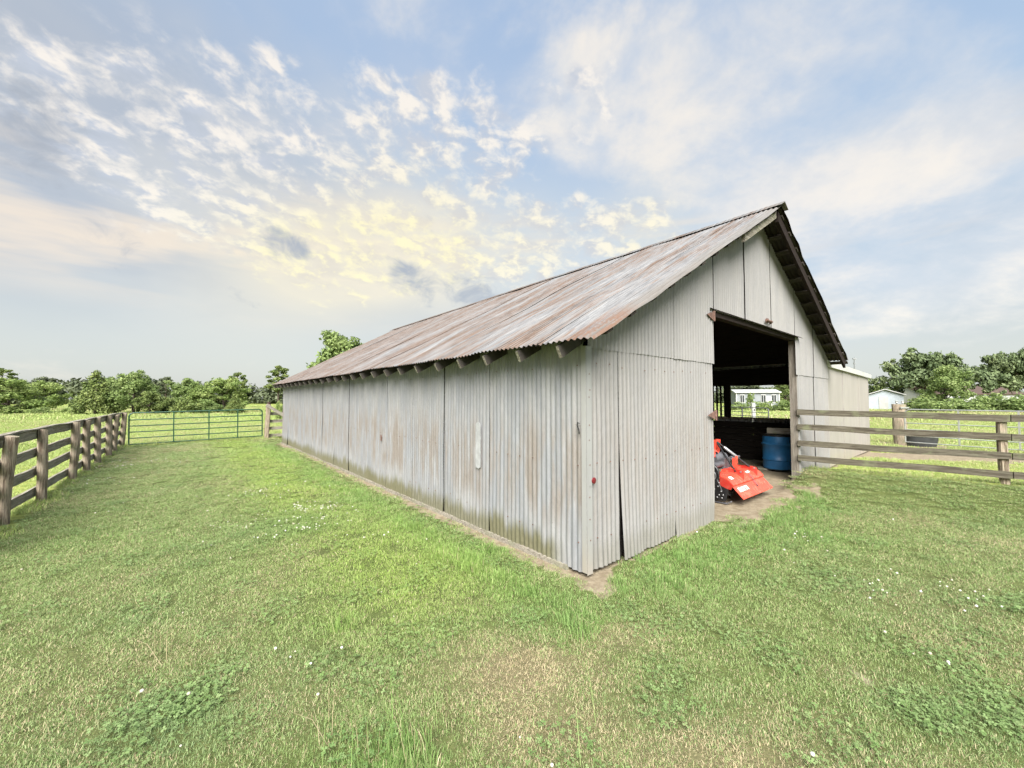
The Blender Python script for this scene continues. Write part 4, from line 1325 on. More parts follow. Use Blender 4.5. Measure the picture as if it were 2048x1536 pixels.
# chain on the flap
b = MB()
c0 = tl_(4.42, 0.165, 0.372); c1 = tl_(4.45, 0.062, 0.212)
for k in range(9):
    p_ = c0.lerp(c1, k / 8) + Vector((0, 0, 0.012))
    rr = Matrix.Rotation(R(90) * (k % 2), 3, (c1 - c0).normalized())
    d_ = (c1 - c0).normalized(); a_ = rr @ d_.cross(Vector((1, 0, 0))).normalized()
    rg = [p_ + d_ * 0.012 * math.cos(2 * math.pi * q / 8) + a_ * 0.007 * math.sin(2 * math.pi * q / 8) for q in range(9)]
    b.tube(rg, 0.0042, 5, False)
b.tube([c1 + Vector((-.02, 0, .008)), c1 + Vector((.02, 0, .008))], 0.010, 8)
b.build('chain', M['grey_part'], till, True)

# ------------------------------------------------------------------ far buildings
def house(name, loc, rz, w_, d_, h_, rise, wall, roof, label, cat, over=0.3):
    e = empty(name, loc, rz)
    MB().box((0, 0, h_ / 2), (w_, d_, h_)).build('wall', wall, e)
    b = MB()
    b.prism([(-w_ / 2 - over, -d_ / 2 - over, h_ - 0.02), (-w_ / 2 - over, 0, h_ + rise), (-w_ / 2 - over, d_ / 2 + over, h_ - 0.02), (-w_ / 2 - over, d_ / 2 + over, h_ + 0.10), (-w_ / 2 - over, 0, h_ + rise + 0.13), (-w_ / 2 - over, -d_ / 2 - over, h_ + 0.10)], (w_ + 2 * over, 0, 0))
    b.build('roof', roof, e)
    for sx in (-1, 1):
        b = MB(); b.prism([(sx * w_ / 2, -d_ / 2, h_), (sx * w_ / 2, d_ / 2, h_), (sx * w_ / 2, 0, h_ + rise - .02)], (-sx * 0.05, 0, 0)); b.build('gable_wall', wall, e)
    tag(e, label, cat)
    return e


def window(e, x, z, w_, h_, y, mul=1):
    o = MB().box((x, y - 0.03, z), (w_, 0.08, h_)).build('window', M['white_paint'], e)
    for sx in (-1, 1):
        MB().box((x + sx * w_ * 0.23, y - 0.08, z), (w_ * 0.36, 0.03, h_ * 0.82)).build('pane', M['glass'], o)


hs = house('house', gpt(1506, 72), R(-16), 6.6, 5.0, 2.75, 0.5, M['house_grey'], M['house_roof'], 'low grey house with white windows seen through the barn opening', 'house')
for x in (-2.4, -1.2, 0.9, 2.5):
    window(hs, x, 1.7, 0.75, 1.5, -2.5)
MB().box((1.75, -2.53, 1.1), (0.9, 0.08, 2.1)).build('door', M['white_paint'], hs)
for sx in (-1, 1):
    MB().box((sx * 3.31, -2.51, 1.35), (0.16, 0.12, 2.7)).build('corner_board', M['white_paint'], hs)
sh = house('shed', gpt(1770, 61), R(47), 5.0, 3.9, 2.2, 0.85, M['shed_white'], M['white_paint'], 'small white gabled shed right of the lean-to under the oak', 'shed')
MB().box((-2.53, 0.2, 1.0), (0.06, 1.0, 2.0)).build('door', M['white_paint'], sh)
bh = house('house', gpt(1905, 78), R(4), 20.0, 7.0, 2.5, 1.6, M['white_paint'], M['brown_roof'], 'long white house with brown roof half hidden behind the right trees', 'house')
for x in (-7, -4, 2, 5, 8):
    window(bh, x, 1.5, 1.1, 1.2, -3.5)
tw = empty('radio_mast', gpt(1711, 95))
tag(tw, 'thin grey radio mast with antenna bars rising above the lean-to roof', 'mast')
b = MB()
for k in range(3):
    th = 2 * math.pi * k / 3
    b.tube([(0.2 * math.cos(th), 0.2 * math.sin(th), 0), (0.12 * math.cos(th), 0.12 * math.sin(th), 11.4)], 0.05, 5)
for k in range(16):
    z = 0.6 + k * 0.7
    for q in range(3):
        a0, a1 = 2 * math.pi * q / 3, 2 * math.pi * (q + 1) / 3
        b.tube([(0.17 * math.cos(a0), 0.17 * math.sin(a0), z), (0.17 * math.cos(a1), 0.17 * math.sin(a1), z + 0.5)], 0.025, 4)
b.build('lattice', M['mast'], tw)
MB().box((0, 0, 11.3), (0.85, 0.3, 0.28)).build('antenna', M['mast'], tw)
MB().box((0, 0, 10.2), (0.5, 0.25, 0.25)).build('antenna', M['mast'], tw)


# ------------------------------------------------------------------ trees
def mat_leaf(name, c0, c1, c2, trans=0.35):
    m, t, p, o = new_mat(name)
    r = t.attr('rnd'); cl = t.attr('clump')
    c = t.mix(r, c0, c1)
    c = t.mix(t.ramp(cl, 0.35, 1.0, 0.0, 0.75), c, c2)
    t.put(p.inputs['Base Color'], c)
    p.inputs['Roughness'].default_value = 0.6
    p.inputs['Specular IOR Level'].default_value = 0.25
    tr = t.node('ShaderNodeBsdfTranslucent')
    t.put(tr.inputs[0], c)
    ms = t.node('ShaderNodeMixShader'); ms.inputs[0].default_value = trans
    t.l.new(p.outputs[0], ms.inputs[1]); t.l.new(tr.outputs[0], ms.inputs[2]); t.l.new(ms.outputs[0], o.inputs[0])
    return m


M['leaf_light'] = mat_leaf('light_green_leaves', (0.131, 0.194, 0.052), (0.260, 0.342, 0.105), (0.392, 0.456, 0.170))
M['leaf_mid'] = mat_leaf('mid_green_leaves', (0.124, 0.184, 0.059), (0.248, 0.326, 0.111), (0.347, 0.414, 0.167))
M['leaf_dark'] = mat_leaf('dark_green_leaves', (0.075, 0.111, 0.031), (0.154, 0.201, 0.057), (0.239, 0.280, 0.089), 0.12)
M['leaf_oak'] = mat_leaf('grey_green_oak_leaves', (0.072, 0.103, 0.047), (0.147, 0.194, 0.086), (0.236, 0.278, 0.130), 0.15)
M['leaf_far'] = mat_leaf('hazy_far_leaves', (0.067, 0.085, 0.047), (0.113, 0.135, 0.072), (0.139, 0.160, 0.088), 0.15)


def leaf_cloud(clumps, n, size, seed, flat=0.75, up_bias=0.5):
    """clumps: list of (centre, radius); returns V, F, rnd, clump"""
    q = np.random.default_rng(seed)
    C = np.array([c for c, r in clumps], float); Rr = np.array([r for c, r in clumps], float)
    wgt = Rr ** 2; wgt /= wgt.sum()
    k = q.choice(len(clumps), n, p=wgt)
    d = q.normal(size=(n, 3)); d /= np.linalg.norm(d, axis=1)[:, None]
    rad = q.uniform(0.35, 1.0, n) ** 0.6 * (1 + 0.25 * q.normal(size=n) * 0.5)
    pos = C[k] + d * (rad * Rr[k])[:, None] * np.array([1, 1, flat])
    nrm = d * 0.7 + q.normal(size=(n, 3)) * 0.7 + np.array([0, 0, up_bias])
    nrm /= np.linalg.norm(nrm, axis=1)[:, None]
    a = np.cross(nrm, q.normal(size=(n, 3))); a /= np.linalg.norm(a, axis=1)[:, None]
    b = np.cross(nrm, a)
    s = size * q.uniform(0.55, 1.25, n)
    a = a * s[:, None]; b = b * (s * 0.62)[:, None]
    V = np.stack([pos - a, pos - b * 0.9 + a * 0.1, pos + a, pos + b + a * 0.05], 1).reshape(-1, 3)
    F = np.arange(n * 4).reshape(n, 4)
    rnd = np.repeat(q.uniform(0, 1, n), 4)
    ct = q.uniform(0, 1, len(clumps))
    clump = np.repeat(ct[k] * 0.6 + 0.4 * np.clip(d[:, 2] * 0.5 + 0.5, 0, 1) * 0.0 + q.uniform(0, 0.4, n), 4)
    return V, F, rnd, clump


def limb(b, p0, p1, r0, r1, q, seg=4, sag=0.12):
    pts = []; rr = []
    Ld = (p1 - p0).length
    off = Vector((q.uniform(-1, 1), q.uniform(-1, 1), q.uniform(-.3, .8))) * Ld * sag
    for i in range(seg + 1):
        f = i / seg
        pts.append(p0.lerp(p1, f) + off * math.sin(math.pi * f)); rr.append(r0 + (r1 - r0) * f)
    b.tube(pts, rr, 6, False)
    return pts


tree_cache = {}


def tree_parts(kind, var):
    key = (kind, var)
    if key in tree_cache:
        return tree_cache[key]
    q = random.Random(sum(map(ord, kind)) * 13 + var * 101)
    b = MB(); clumps = []
    up = Vector((0, 0, 1))
    # every kind is built about 1 unit tall and scaled when placed
    if kind in ('round', 'bushy'):
        tb = 0.30 if kind == 'round' else 0.16
        top = Vector((q.uniform(-.03, .03), q.uniform(-.03, .03), 0.62))
        limb(b, Vector((0, 0, -0.02)), top, 0.030, 0.012, q, 6, 0.03)
        R_ = 0.36 if kind == 'round' else 0.42
        nl_ = 15 if kind == 'round' else 18
        for i in range(nl_):
            th = i * 2.4 + q.uniform(-.4, .4); f = (i + 0.5) / nl_
            z = tb + (0.94 - tb) * f
            prof = math.sin(math.pi * min(1, (0.22 + 0.74 * f))) ** 0.7
            r = R_ * prof * q.uniform(0.5, 1.0)
            e = Vector((r * math.cos(th), r * math.sin(th), z))
            s_ = Vector((0, 0, max(0.14, z * 0.62)))
            limb(b, s_, e, 0.011, 0.003, q)
            cr = q.uniform(0.085, 0.15) * (1.1 if kind == 'bushy' else 1.0)
            clumps.append((e, cr))
            for _ in range(2):
                clumps.append((e + Vector((q.uniform(-1, 1), q.uniform(-1, 1), q.uniform(-.5, .8))) * cr * 1.1, cr * q.uniform(0.45, 0.7)))
        clumps.append((Vector((0, 0, 0.90)), 0.10)); clumps.append((Vector((0.02, 0, 0.65)), 0.17))
        n, size, flat = 7000, 0.026, 0.8
    elif kind == 'oak':
        limb(b, Vector((0, 0, -0.02)), Vector((0.03, 0, 0.34)), 0.055, 0.04, q, 4, 0.03)
        for i in range(34):
            th = i * 2.4 + q.uniform(-.3, .3); f = q.uniform(0.05, 1.0) ** 0.55
            r = 0.95 * f * q.uniform(0.8, 1.0)
            z = 0.24 + 0.66 * math.sqrt(max(0, 1 - (r / 1.0) ** 2)) * q.uniform(0.45, 1.0) - 0.08 * (r > 0.7)
            e = Vector((r * math.cos(th), r * math.sin(th), z))
            pts = limb(b, Vector((0.03, 0, 0.30)), e, 0.024, 0.004, q, 5, 0.10)
            cr = q.uniform(0.11, 0.19)
            clumps.append((e, cr)); clumps.append((pts[3] + Vector((0, 0, 0.08)), cr * 0.8))
            for _ in range(3):
                clumps.append((e + Vector((q.uniform(-1, 1), q.uniform(-1, 1), q.uniform(-.6, .6))) * cr * 1.5, cr * q.uniform(0.35, 0.6)))
        n, size, flat = 22000, 0.030, 0.62
    elif kind == 'cedar':
        b.tube([(0, 0, -0.02), (0, 0, 0.5), (0.01, 0, 0.95)], [0.03, 0.018, 0.004], 6)
        for i in range(46):
            f = i / 45; th = i * 2.4
            r = 0.34 * (1 - f) ** 0.75 * q.uniform(0.55, 1.0) + 0.01
            e = Vector((r * math.cos(th), r * math.sin(th), 0.08 + 0.90 * f))
            clumps.append((e, 0.05 + 0.085 * (1 - f)))
        n, size, flat = 6500, 0.023, 0.95
    elif kind == 'pine':
        b.tube([(0, 0, -0.02), (0.01, 0, 0.5), (0.0, 0.01, 0.96)], [0.022, 0.016, 0.005], 6)
        for i in range(20):
            f = i / 19; th = i * 2.4 + q.uniform(-.4, .4)
            z = 0.42 + 0.54 * f
            r = 0.25 * math.sin(math.pi * (0.18 + 0.74 * f)) * q.uniform(0.5, 1.0)
            e = Vector((r * math.cos(th), r * math.sin(th), z + 0.03))
            limb(b, Vector((0, 0, z - 0.04)), e, 0.007, 0.003, q, 3)
            cr = q.uniform(0.055, 0.085)
            clumps.append((e, cr)); clumps.append((e + Vector((q.uniform(-.06, .06), q.uniform(-.06, .06), q.uniform(-.02, .04))), cr * 0.7))
        n, size, flat = 4500, 0.019, 0.55
    else:   # shrub
        for i in range(9):
            th = i * 2.4; r = 0.42 * q.uniform(0.2, 1.0)
            e = Vector((r * math.cos(th), r * math.sin(th), q.uniform(0.25, 0.85) * (1 - 0.4 * r)))
            limb(b, Vector((r * .2 * math.cos(th), r * .2 * math.sin(th), -0.02)), e, 0.015, 0.004, q, 3)
            cr = q.uniform(0.16, 0.25)
            clumps.append((e, cr)); clumps.append((Vector((e.x, e.y, e.z * 0.4)), cr)); clumps.append((e + Vector((q.uniform(-.2, .2), q.uniform(-.2, .2), q.uniform(.0, .2))), cr * .5))
        n, size, flat = 3000, 0.044, 0.85
    V, F, rnd, cl = leaf_cloud([(tuple(c), r) for c, r in clumps], n, size, 40 + var, flat)
    V[:, 2] = np.maximum(V[:, 2], -0.005)
    tree_cache[key] = (b.mesh('trunk', M['bark'], True), V, F, rnd, cl)
    return tree_cache[key]


crown_cache = {}


def tree(name, kind, var, mat, loc, h, wid, rz, label, group=None, lean_=(0, 0)):
    e = empty(name, loc, rz)
    e.scale = (wid, wid, h)
    e.rotation_euler = (lean_[0], lean_[1], rz)
    tm, V, F, rnd, cl = tree_parts(kind, var)
    link('trunk', tm, e)
    ck = (kind, var, mat)
    if ck not in crown_cache:
        crown_cache[ck] = np_mesh('crown', V, F, M[mat], {'rnd': rnd, 'clump': cl})
    link('crown', crown_cache[ck], e)
    tag(e, label, 'shrub' if kind == 'shrub' else 'tree', group)
    return e


def topz(py, depth):
    return HC + (798 - py) / FPX * depth


# (name, kind, variant, material, px centre, depth, top py, half width px, label)
unit_half = {'round': 0.44, 'bushy': 0.50, 'oak': 1.02, 'cedar': 0.36, 'pine': 0.31, 'shrub': 0.55}
TR = [
    ('leafy_tree', 'round', 1, 'leaf_mid', 680, 28, 668, 64, 'bright green leafy tree rising behind the far end of barn roof'),
    ('leafy_tree', 'bushy', 2, 'leaf_light', 14, 42, 758, 58, 'bushy light green tree at far left edge behind the board fence'),
    ('leafy_tree', 'bushy', 3, 'leaf_light', 86, 54, 763, 40, 'light green round tree second from the left edge'),
    ('pine_tree', 'pine', 1, 'leaf_dark', 4, 88, 738, 26, 'dark pine top poking out at the far left edge'),
    ('leafy_tree', 'round', 4, 'leaf_far', 88, 95, 752, 26, 'hazy dark tree behind the second tree from left'),
    ('cedar_tree', 'cedar', 1, 'leaf_dark', 192, 40, 742, 34, 'tall dark cedar at the end of the left board fence'),
    ('leafy_tree', 'bushy', 5, 'leaf_mid', 226, 43, 756, 34, 'mid green tree leaning on the right side of tall dark cedar'),
    ('leafy_tree', 'bushy', 6, 'leaf_mid', 268, 42, 744, 44, 'tall green tree with dead top twig above left end of green gate'),
    ('pine_tree', 'pine', 2, 'leaf_far', 331, 82, 755, 21, 'hazy flat-topped pine between the trees behind green gate'),
    ('leafy_tree', 'bushy', 7, 'leaf_mid', 378, 50, 759, 42, 'mid green tree just right of the hazy flat-topped pine'),
    ('leafy_tree', 'bushy', 8, 'leaf_light', 402, 45, 772, 30, 'small yellow-green tree in front of the row behind gate'),
    ('leafy_tree', 'bushy', 9, 'leaf_light', 450, 46, 756, 45, 'broad light green tree behind right part of green gate'),
    ('pine_tree', 'pine', 3, 'leaf_dark', 474, 70, 746, 22, 'dark pine top behind the broad light green tree'),
    ('cedar_tree', 'cedar', 2, 'leaf_dark', 470, 41, 788, 17, 'small dark cedar at right end of the tree row behind gate'),
    ('pine_tree', 'pine', 4, 'leaf_dark', 557, 62, 734, 30, 'open-crowned dark pine beside the far barn eave'),
    ('leafy_tree', 'bushy', 10, 'leaf_dark', 300, 41, 782, 26, 'low dark bushy tree behind left end of green gate'),
    ('live_oak', 'oak', 1, 'leaf_oak', 1866, 62, 694, 101, 'wide spreading grey-green live oak beyond the paddock fence'),
    ('leafy_tree', 'bushy', 11, 'leaf_mid', 1893, 52, 733, 42, 'bright green bushy tree in front of the spreading live oak'),
    ('live_oak', 'oak', 2, 'leaf_oak', 2066, 56, 682, 78, 'dark live oak cut off by the right edge of picture'),
    ('leafy_tree', 'round', 12, 'leaf_dark', 1756, 75, 770, 26, 'dark tree behind the small white shed'),
    ('leafy_tree', 'bushy', 13, 'leaf_dark', 1570, 80, 762, 36, 'dark tree right of the grey house seen through barn'),
    ('leafy_tree', 'round', 14, 'leaf_far', 1490, 98, 768, 40, 'hazy tree behind the grey house seen through barn'),
    ('leafy_tree', 'bushy', 15, 'leaf_mid', 1500, 60, 788, 9, 'little tree in front of the grey house seen through barn'),
]
for i, (nm, kd, vr_, mt, px, dep, tpy, hw, lb) in enumerate(TR):
    h = topz(tpy, dep)
    wid = hw / FPX * dep / unit_half[kd]
    tree(nm, kd, vr_, mt, gpt(px, dep), h * 1.0, wid, rng.uniform(0, 6.28), lb)
SHB = [
    (20, 41, 806, 26, 'leaf_light', 'light green shrub below the bushy tree at left edge'),
    (84, 41, 811, 21, 'leaf_mid', 'round green shrub in the open field left of cedar'),
    (132, 43, 814, 9, 'leaf_light', 'small pale shrub alone in field left of cedar'),
    (160, 39, 822, 12, 'leaf_light', 'low shrub at left foot of the tall cedar'),
    (335, 43, 790, 26, 'leaf_dark', 'dark shrub behind the first panel of green gate'),
    (372, 42, 792, 28, 'leaf_dark', 'dark shrub behind the middle of green gate'),
    (420, 43, 793, 26, 'leaf_mid', 'green shrub behind third panel of green gate'),
    (560, 30, 798, 8, 'leaf_light', 'small leafy shrub peeking past the far barn corner'),
    (1832, 50, 785, 28, 'leaf_dark', 'dark shrub at left foot of the live oak'),
    (1860, 47, 790, 40, 'leaf_mid', 'green shrub below the bright bushy tree on left'),
    (1935, 47, 790, 36, 'leaf_mid', 'green shrub right of the bright bushy tree'),
    (1985, 48, 782, 40, 'leaf_mid', 'tall green shrub under gap between the two live oaks'),
    (2040, 46, 784, 40, 'leaf_mid', 'green shrub under the right-edge live oak'),
    (1478, 55, 800, 22, 'leaf_mid', 'low shrub hiding left foot of the grey house'),
    (1525, 54, 799, 22, 'leaf_light', 'low light shrub below the grey house windows'),
    (1572, 52, 798, 26, 'leaf_mid', 'low shrub right of the grey house'),
]
for i, (px, dep, tpy, hw, mt, lb) in enumerate(SHB):
    tree('shrub', 'shrub', 1 + i % 4, mt, gpt(px, dep), max(0.5, topz(tpy, dep)), hw / FPX * dep / unit_half['shrub'], rng.uniform(0, 6.28), lb, 'shrubs along the pasture edges')

# far woods: reads as one mass
cl_ = []
q = random.Random(5)
for (x0, x1, dep, tp) in ((-140, 340, 118, 768), (-900, -140, 118, 770), (480, 640, 135, 772), (330, 490, 130, 774), (1440, 1640, 150, 776), (1640, 2200, 170, 787), (2200, 3000, 130, 778), (600, 1440, 190, 778)):
    n_ = int((x1 - x0) / FPX * dep / 3.2)
    for i in range(n_):
        px = x0 + (x1 - x0) * (i + q.random()) / n_
        dd = dep * q.uniform(0.95, 1.15)
        hh = topz(tp + q.uniform(-5, 7), dd)
        g = gpt(px, dd)
        for k in range(5):
            cl_.append(((g.x + q.uniform(-2, 2), g.y + q.uniform(-2, 2), hh * (0.16 + 0.185 * k)), q.uniform(1.7, 3.0)))
V, F, rnd, cc = leaf_cloud(cl_, 95000, 0.75, 3, 0.8)
V[:, 2] = np.maximum(V[:, 2], 0)
fw = link('far_woods', np_mesh('far_woods', V, F, M['leaf_far'], {'rnd': rnd, 'clump': cc}))
tag(fw, 'hazy line of far woods along the horizon', 'woods', kind='stuff')


# ------------------------------------------------------------------ grass
def mat_grass(name):
    m, t, p, o = new_mat(name)
    r = t.attr('rnd'); hgt = t.attr('hgt')
    dry = t.attr('dry', 'INSTANCER'); lush = t.attr('lush', 'INSTANCER'); br = t.attr('bright', 'INSTANCER'); cv = t.attr('clover', 'INSTANCER'); md = t.attr('meadow', 'INSTANCER')
    c = t.mix(r, (0.164, 0.238, 0.068), (0.336, 0.409, 0.178))
    c = t.mix(t.mul(lush, 0.85), c, t.mix(r, (0.122, 0.238, 0.053), (0.246, 0.391, 0.115)))
    c = t.mix(t.mul(br, 0.80), c, t.mix(r, (0.246, 0.367, 0.059), (0.409, 0.512, 0.140)))
    c = t.mix(t.mul(cv, 0.80), c, t.mix(r, (0.122, 0.213, 0.083), (0.237, 0.323, 0.169)))
    c = t.mix(t.mul(md, 0.85), c, t.mix(r, (0.262, 0.359, 0.090), (0.451, 0.528, 0.187)))
    straw = t.mix(r, (0.345, 0.283, 0.159), (0.552, 0.476, 0.304))
    wv = t.math('FRACT', t.mul(r, 7.31))
    isd = t.ramp(wv, t.sub(0.92, t.mul(dry, 0.85)), t.sub(0.98, t.mul(dry, 0.80)))
    isd = t.mul(isd, t.ramp(cv, 0.40, 0.52, 1.0, 0.0))
    c = t.mix(isd, c, straw)
    t.put(p.inputs['Base Color'], c)
    p.inputs['Roughness'].default_value = 0.55
    p.inputs['Specular IOR Level'].default_value = 0.25
    tr = t.node('ShaderNodeBsdfTranslucent')
    t.put(tr.inputs[0], c)
    ms = t.node('ShaderNodeMixShader'); ms.inputs[0].default_value = 0.30
    t.l.new(p.outputs[0], ms.inputs[1]); t.l.new(tr.outputs[0], ms.inputs[2]); t.l.new(ms.outputs[0], o.inputs[0])
    return m


M['grass'] = mat_grass('grass_blades')


def blades(n, rad, l0, l1, w0, lean0, lean1, seed):
    q = np.random.default_rng(seed)
    rr = rad * np.sqrt(q.uniform(0, 1, n)); th = q.uniform(0, 2 * np.pi, n)
    base = np.stack([rr * np.cos(th), rr * np.sin(th), np.full(n, -0.004)], 1)
    az = q.uniform(0, 2 * np.pi, n); ln = q.uniform(l0, l1, n); lean = q.uniform(lean0, lean1, n)
    d = np.stack([np.cos(az), np.sin(az), np.zeros(n)], 1); sd = np.stack([-np.sin(az), np.cos(az), np.zeros(n)], 1)
    rollv = q.uniform(-1, 1, n)[:, None]
    sd = sd + d * rollv * 0.6
    wd = w0 * q.uniform(0.6, 1.3, n)[:, None]
    up = np.array([0, 0, 1.0])
    a1 = lean * 0.6; a2 = lean * 1.35
    mid = base + (d * np.sin(a1)[:, None] + up * np.cos(a1)[:, None]) * (ln * 0.55)[:, None]
    tip = mid + (d * np.sin(a2)[:, None] + up * np.cos(a2)[:, None]) * (ln * 0.45)[:, None]
    V = np.stack([base - sd * wd / 2, base + sd * wd / 2, mid - sd * wd * 0.42, mid + sd * wd * 0.42, tip], 1).reshape(-1, 3)
    i = np.arange(n)[:, None] * 5
    F = np.concatenate([i + np.array([0, 1, 3]), i + np.array([0, 3, 2]), i + np.array([2, 3, 4])], 0)
    rnd = np.repeat(q.uniform(0, 1, n), 5)
    hg = np.tile(np.array([0, 0, .55, .55, 1.0]), n)
    return V, F, rnd, hg


def clover_patch(n, rad, seed):
    q = np.random.default_rng(seed)
    Vs, Fs, Rs = [], [], []
    b = 0
    for i in range(n):
        r = rad * math.sqrt(q.uniform()); th = q.uniform(0, 6.28)
        c = np.array([r * math.cos(th), r * math.sin(th), q.uniform(0.015, 0.035)])
        a0 = q.uniform(0, 6.28); tl2 = q.normal(size=2) * 0.25; rn = q.uniform()
        for k in range(3):
            a = a0 + k * 2.094; s = q.uniform(0.0055, 0.0085)
            dd = np.array([math.cos(a), math.sin(a), 0]); pp = np.array([-math.sin(a), math.cos(a), 0])
            pts = [c, c + dd * s + pp * s * 0.75, c + dd * s * 1.7, c + dd * s - pp * s * 0.75]
            for p_ in pts:
                v = p_ - c
                Vs.append(p_ + np.array([0, 0, v[0] * tl2[0] + v[1] * tl2[1]]))
            Fs += [(b, b + 1, b + 2), (b, b + 2, b + 3)]; b += 4
            Rs += [rn * 0.55] * 4
    return np.array(Vs), np.array(Fs), np.array(Rs), np.ones(len(Vs))


def scatter_col(name, protos):
    c = bpy.data.collections.new(name)
    for k, (V, F, rnd, hg) in enumerate(protos):
        me = np_mesh('%s_%02d' % (name, k), V, F, M['grass'], {'rnd': rnd, 'hgt': hg})
        o = bpy.data.objects.new('%s_%02d' % (name, k), me)
        c.objects.link(o)
    return c


def scatter(name, coll, X, Y, Z, scl, nvar, seed, attrs, label, cat, tilt=0.06):
    q = np.random.default_rng(seed)
    n = len(X)
    me = bpy.data.meshes.new(name)
    me.vertices.add(n)
    me.vertices.foreach_set('co', np.stack([X, Y, Z], 1).astype(np.float32).ravel())
    rot = np.stack([q.normal(size=n) * tilt, q.normal(size=n) * tilt, q.uniform(0, 2 * np.pi, n)], 1)
    at = me.attributes.new('rot', 'FLOAT_VECTOR', 'POINT'); at.data.foreach_set('vector', rot.astype(np.float32).ravel())
    scl = np.asarray(scl, float)
    if scl.ndim == 1:
        scl = np.stack([scl] * 3, 1)
    at = me.attributes.new('scl', 'FLOAT_VECTOR', 'POINT'); at.data.foreach_set('vector', scl.astype(np.float32).ravel())
    at = me.attributes.new('idx', 'INT', 'POINT'); at.data.foreach_set('value', q.integers(0, nvar, n).astype(np.int32))
    for a, arr in attrs.items():
        at = me.attributes.new(a, 'FLOAT', 'POINT'); at.data.foreach_set('value', np.asarray(arr, np.float32))
    o = link(name, me)
    ng = bpy.data.node_groups.new(name, 'GeometryNodeTree')
    ng.interface.new_socket('Geometry', in_out='INPUT', socket_type='NodeSocketGeometry')
    ng.interface.new_socket('Geometry', in_out='OUTPUT', socket_type='NodeSocketGeometry')
    gi = ng.nodes.new('NodeGroupInput'); go = ng.nodes.new('NodeGroupOutput')
    ci = ng.nodes.new('GeometryNodeCollectionInfo'); ci.inputs['Collection'].default_value = coll
    ci.inputs['Separate Children'].default_value = True; ci.inputs['Reset Children'].default_value = True
    ip = ng.nodes.new('GeometryNodeInstanceOnPoints')
    ip.inputs['Pick Instance'].default_value = True

    def na(nm, dt):
        k = ng.nodes.new('GeometryNodeInputNamedAttribute'); k.data_type = dt; k.inputs['Name'].default_value = nm
        return k.outputs['Attribute']
    ng.links.new(gi.outputs[0], ip.inputs['Points'])
    ng.links.new(ci.outputs[0], ip.inputs['Instance'])
    ng.links.new(na('idx', 'INT'), ip.inputs['Instance Index'])
    ng.links.new(na('rot', 'FLOAT_VECTOR'), ip.inputs['Rotation'])
    ng.links.new(na('scl', 'FLOAT_VECTOR'), ip.inputs['Scale'])
    ng.links.new(ip.outputs[0], go.inputs[0])
    md = o.modifiers.new('scatter', 'NODES'); md.node_group = ng
    tag(o, label, cat, kind='stuff')
    return o


lawn_c = scatter_col('lawn_tuft', [blades(400, 0.17, 0.014, 0.043, 0.0034, 0.55, 1.65, 60 + k) for k in range(6)])
tall_c = scatter_col('tall_tuft', [blades(90, 0.11, 0.06, 0.15, 0.0048, 0.1, 0.95, 80 + k) for k in range(4)])
clov_c = scatter_col('clover_tuft', [clover_patch(80, 0.16, 90 + k) for k in range(3)])
mead_c = scatter_col('meadow_tuft', [blades(200, 0.42, 0.05, 0.15, 0.010, 0.25, 1.25, 70 + k) for k in range(5)])
far_c = scatter_col('far_tuft', [blades(150, 1.0, 0.12, 0.34, 0.035, 0.2, 1.1, 75 + k) for k in range(4)])
NP = np.random.default_rng(12)
KEYS = ('dry', 'lush', 'bright', 'clover', 'meadow')


def polar_points(n, d0, d1, half=1.42, power=1.0):
    dep = (NP.uniform(0, 1, n) * (d1 ** power - d0 ** power) + d0 ** power) ** (1 / power)
    x = NP.uniform(-half, half, n) * dep
    return x, dep


def grid_points(d0, d1, a, b, half=2.3):
    X, Y, Dl = [], [], []
    d = d0
    while d < d1:
        st = a + b * d
        n = int(2 * half * d / st) + 1
        xx = (np.arange(n) + NP.uniform(-0.45, 0.45, n) + 0.5) / n * 2 * half * d - half * d
        X.append(xx); Y.append(d + NP.uniform(-0.45, 0.45, n) * st); Dl.append(np.full(n, st))
        d += st
    return np.concatenate(X), np.concatenate(Y), np.concatenate(Dl)


def clear_of(mk_, dirt_max=0.5):
    s, t = mk_['s'], mk_['t']
    ins = (s > -0.07) & (s < 8.85) & (t > -0.05) & (t < 14.45)
    lean_in = (s >= 8.7) & (s < 14.1) & (t > -0.03) & (t < 6.0)
    soft = mk_['dirt'] + NP.uniform(-0.42, 0.25, len(s))
    return ~ins & ~lean_in & (soft < dirt_max)


# lawn, near and middle
x, y, dl = grid_points(0.7, 17.6, 0.078, 0.0175)
k_ = masks(x, y); c_ = clear_of(k_) & (k_['meadow'] < 0.5)
x, y, dl = x[c_], y[c_], dl[c_]; k_ = {a: v[c_] for a, v in k_.items()}
hs_ = (0.80 + 0.55 * k_['lush'] - 0.25 * k_['dry'] + 0.2 * k_['bright']) * NP.uniform(0.75, 1.2, len(x)) * (1 + 0.03 * np.maximum(y - 4, 0))
ws_ = dl * 1.02 / 0.17 * NP.uniform(0.85, 1.15, len(x))
scl = np.stack([ws_, ws_, hs_], 1)
scatter('lawn_grass', lawn_c, x, y, ground_z(x, y), scl, 6, 1, {a: k_[a] for a in KEYS}, 'short mown lawn grass around the barn', 'grass')
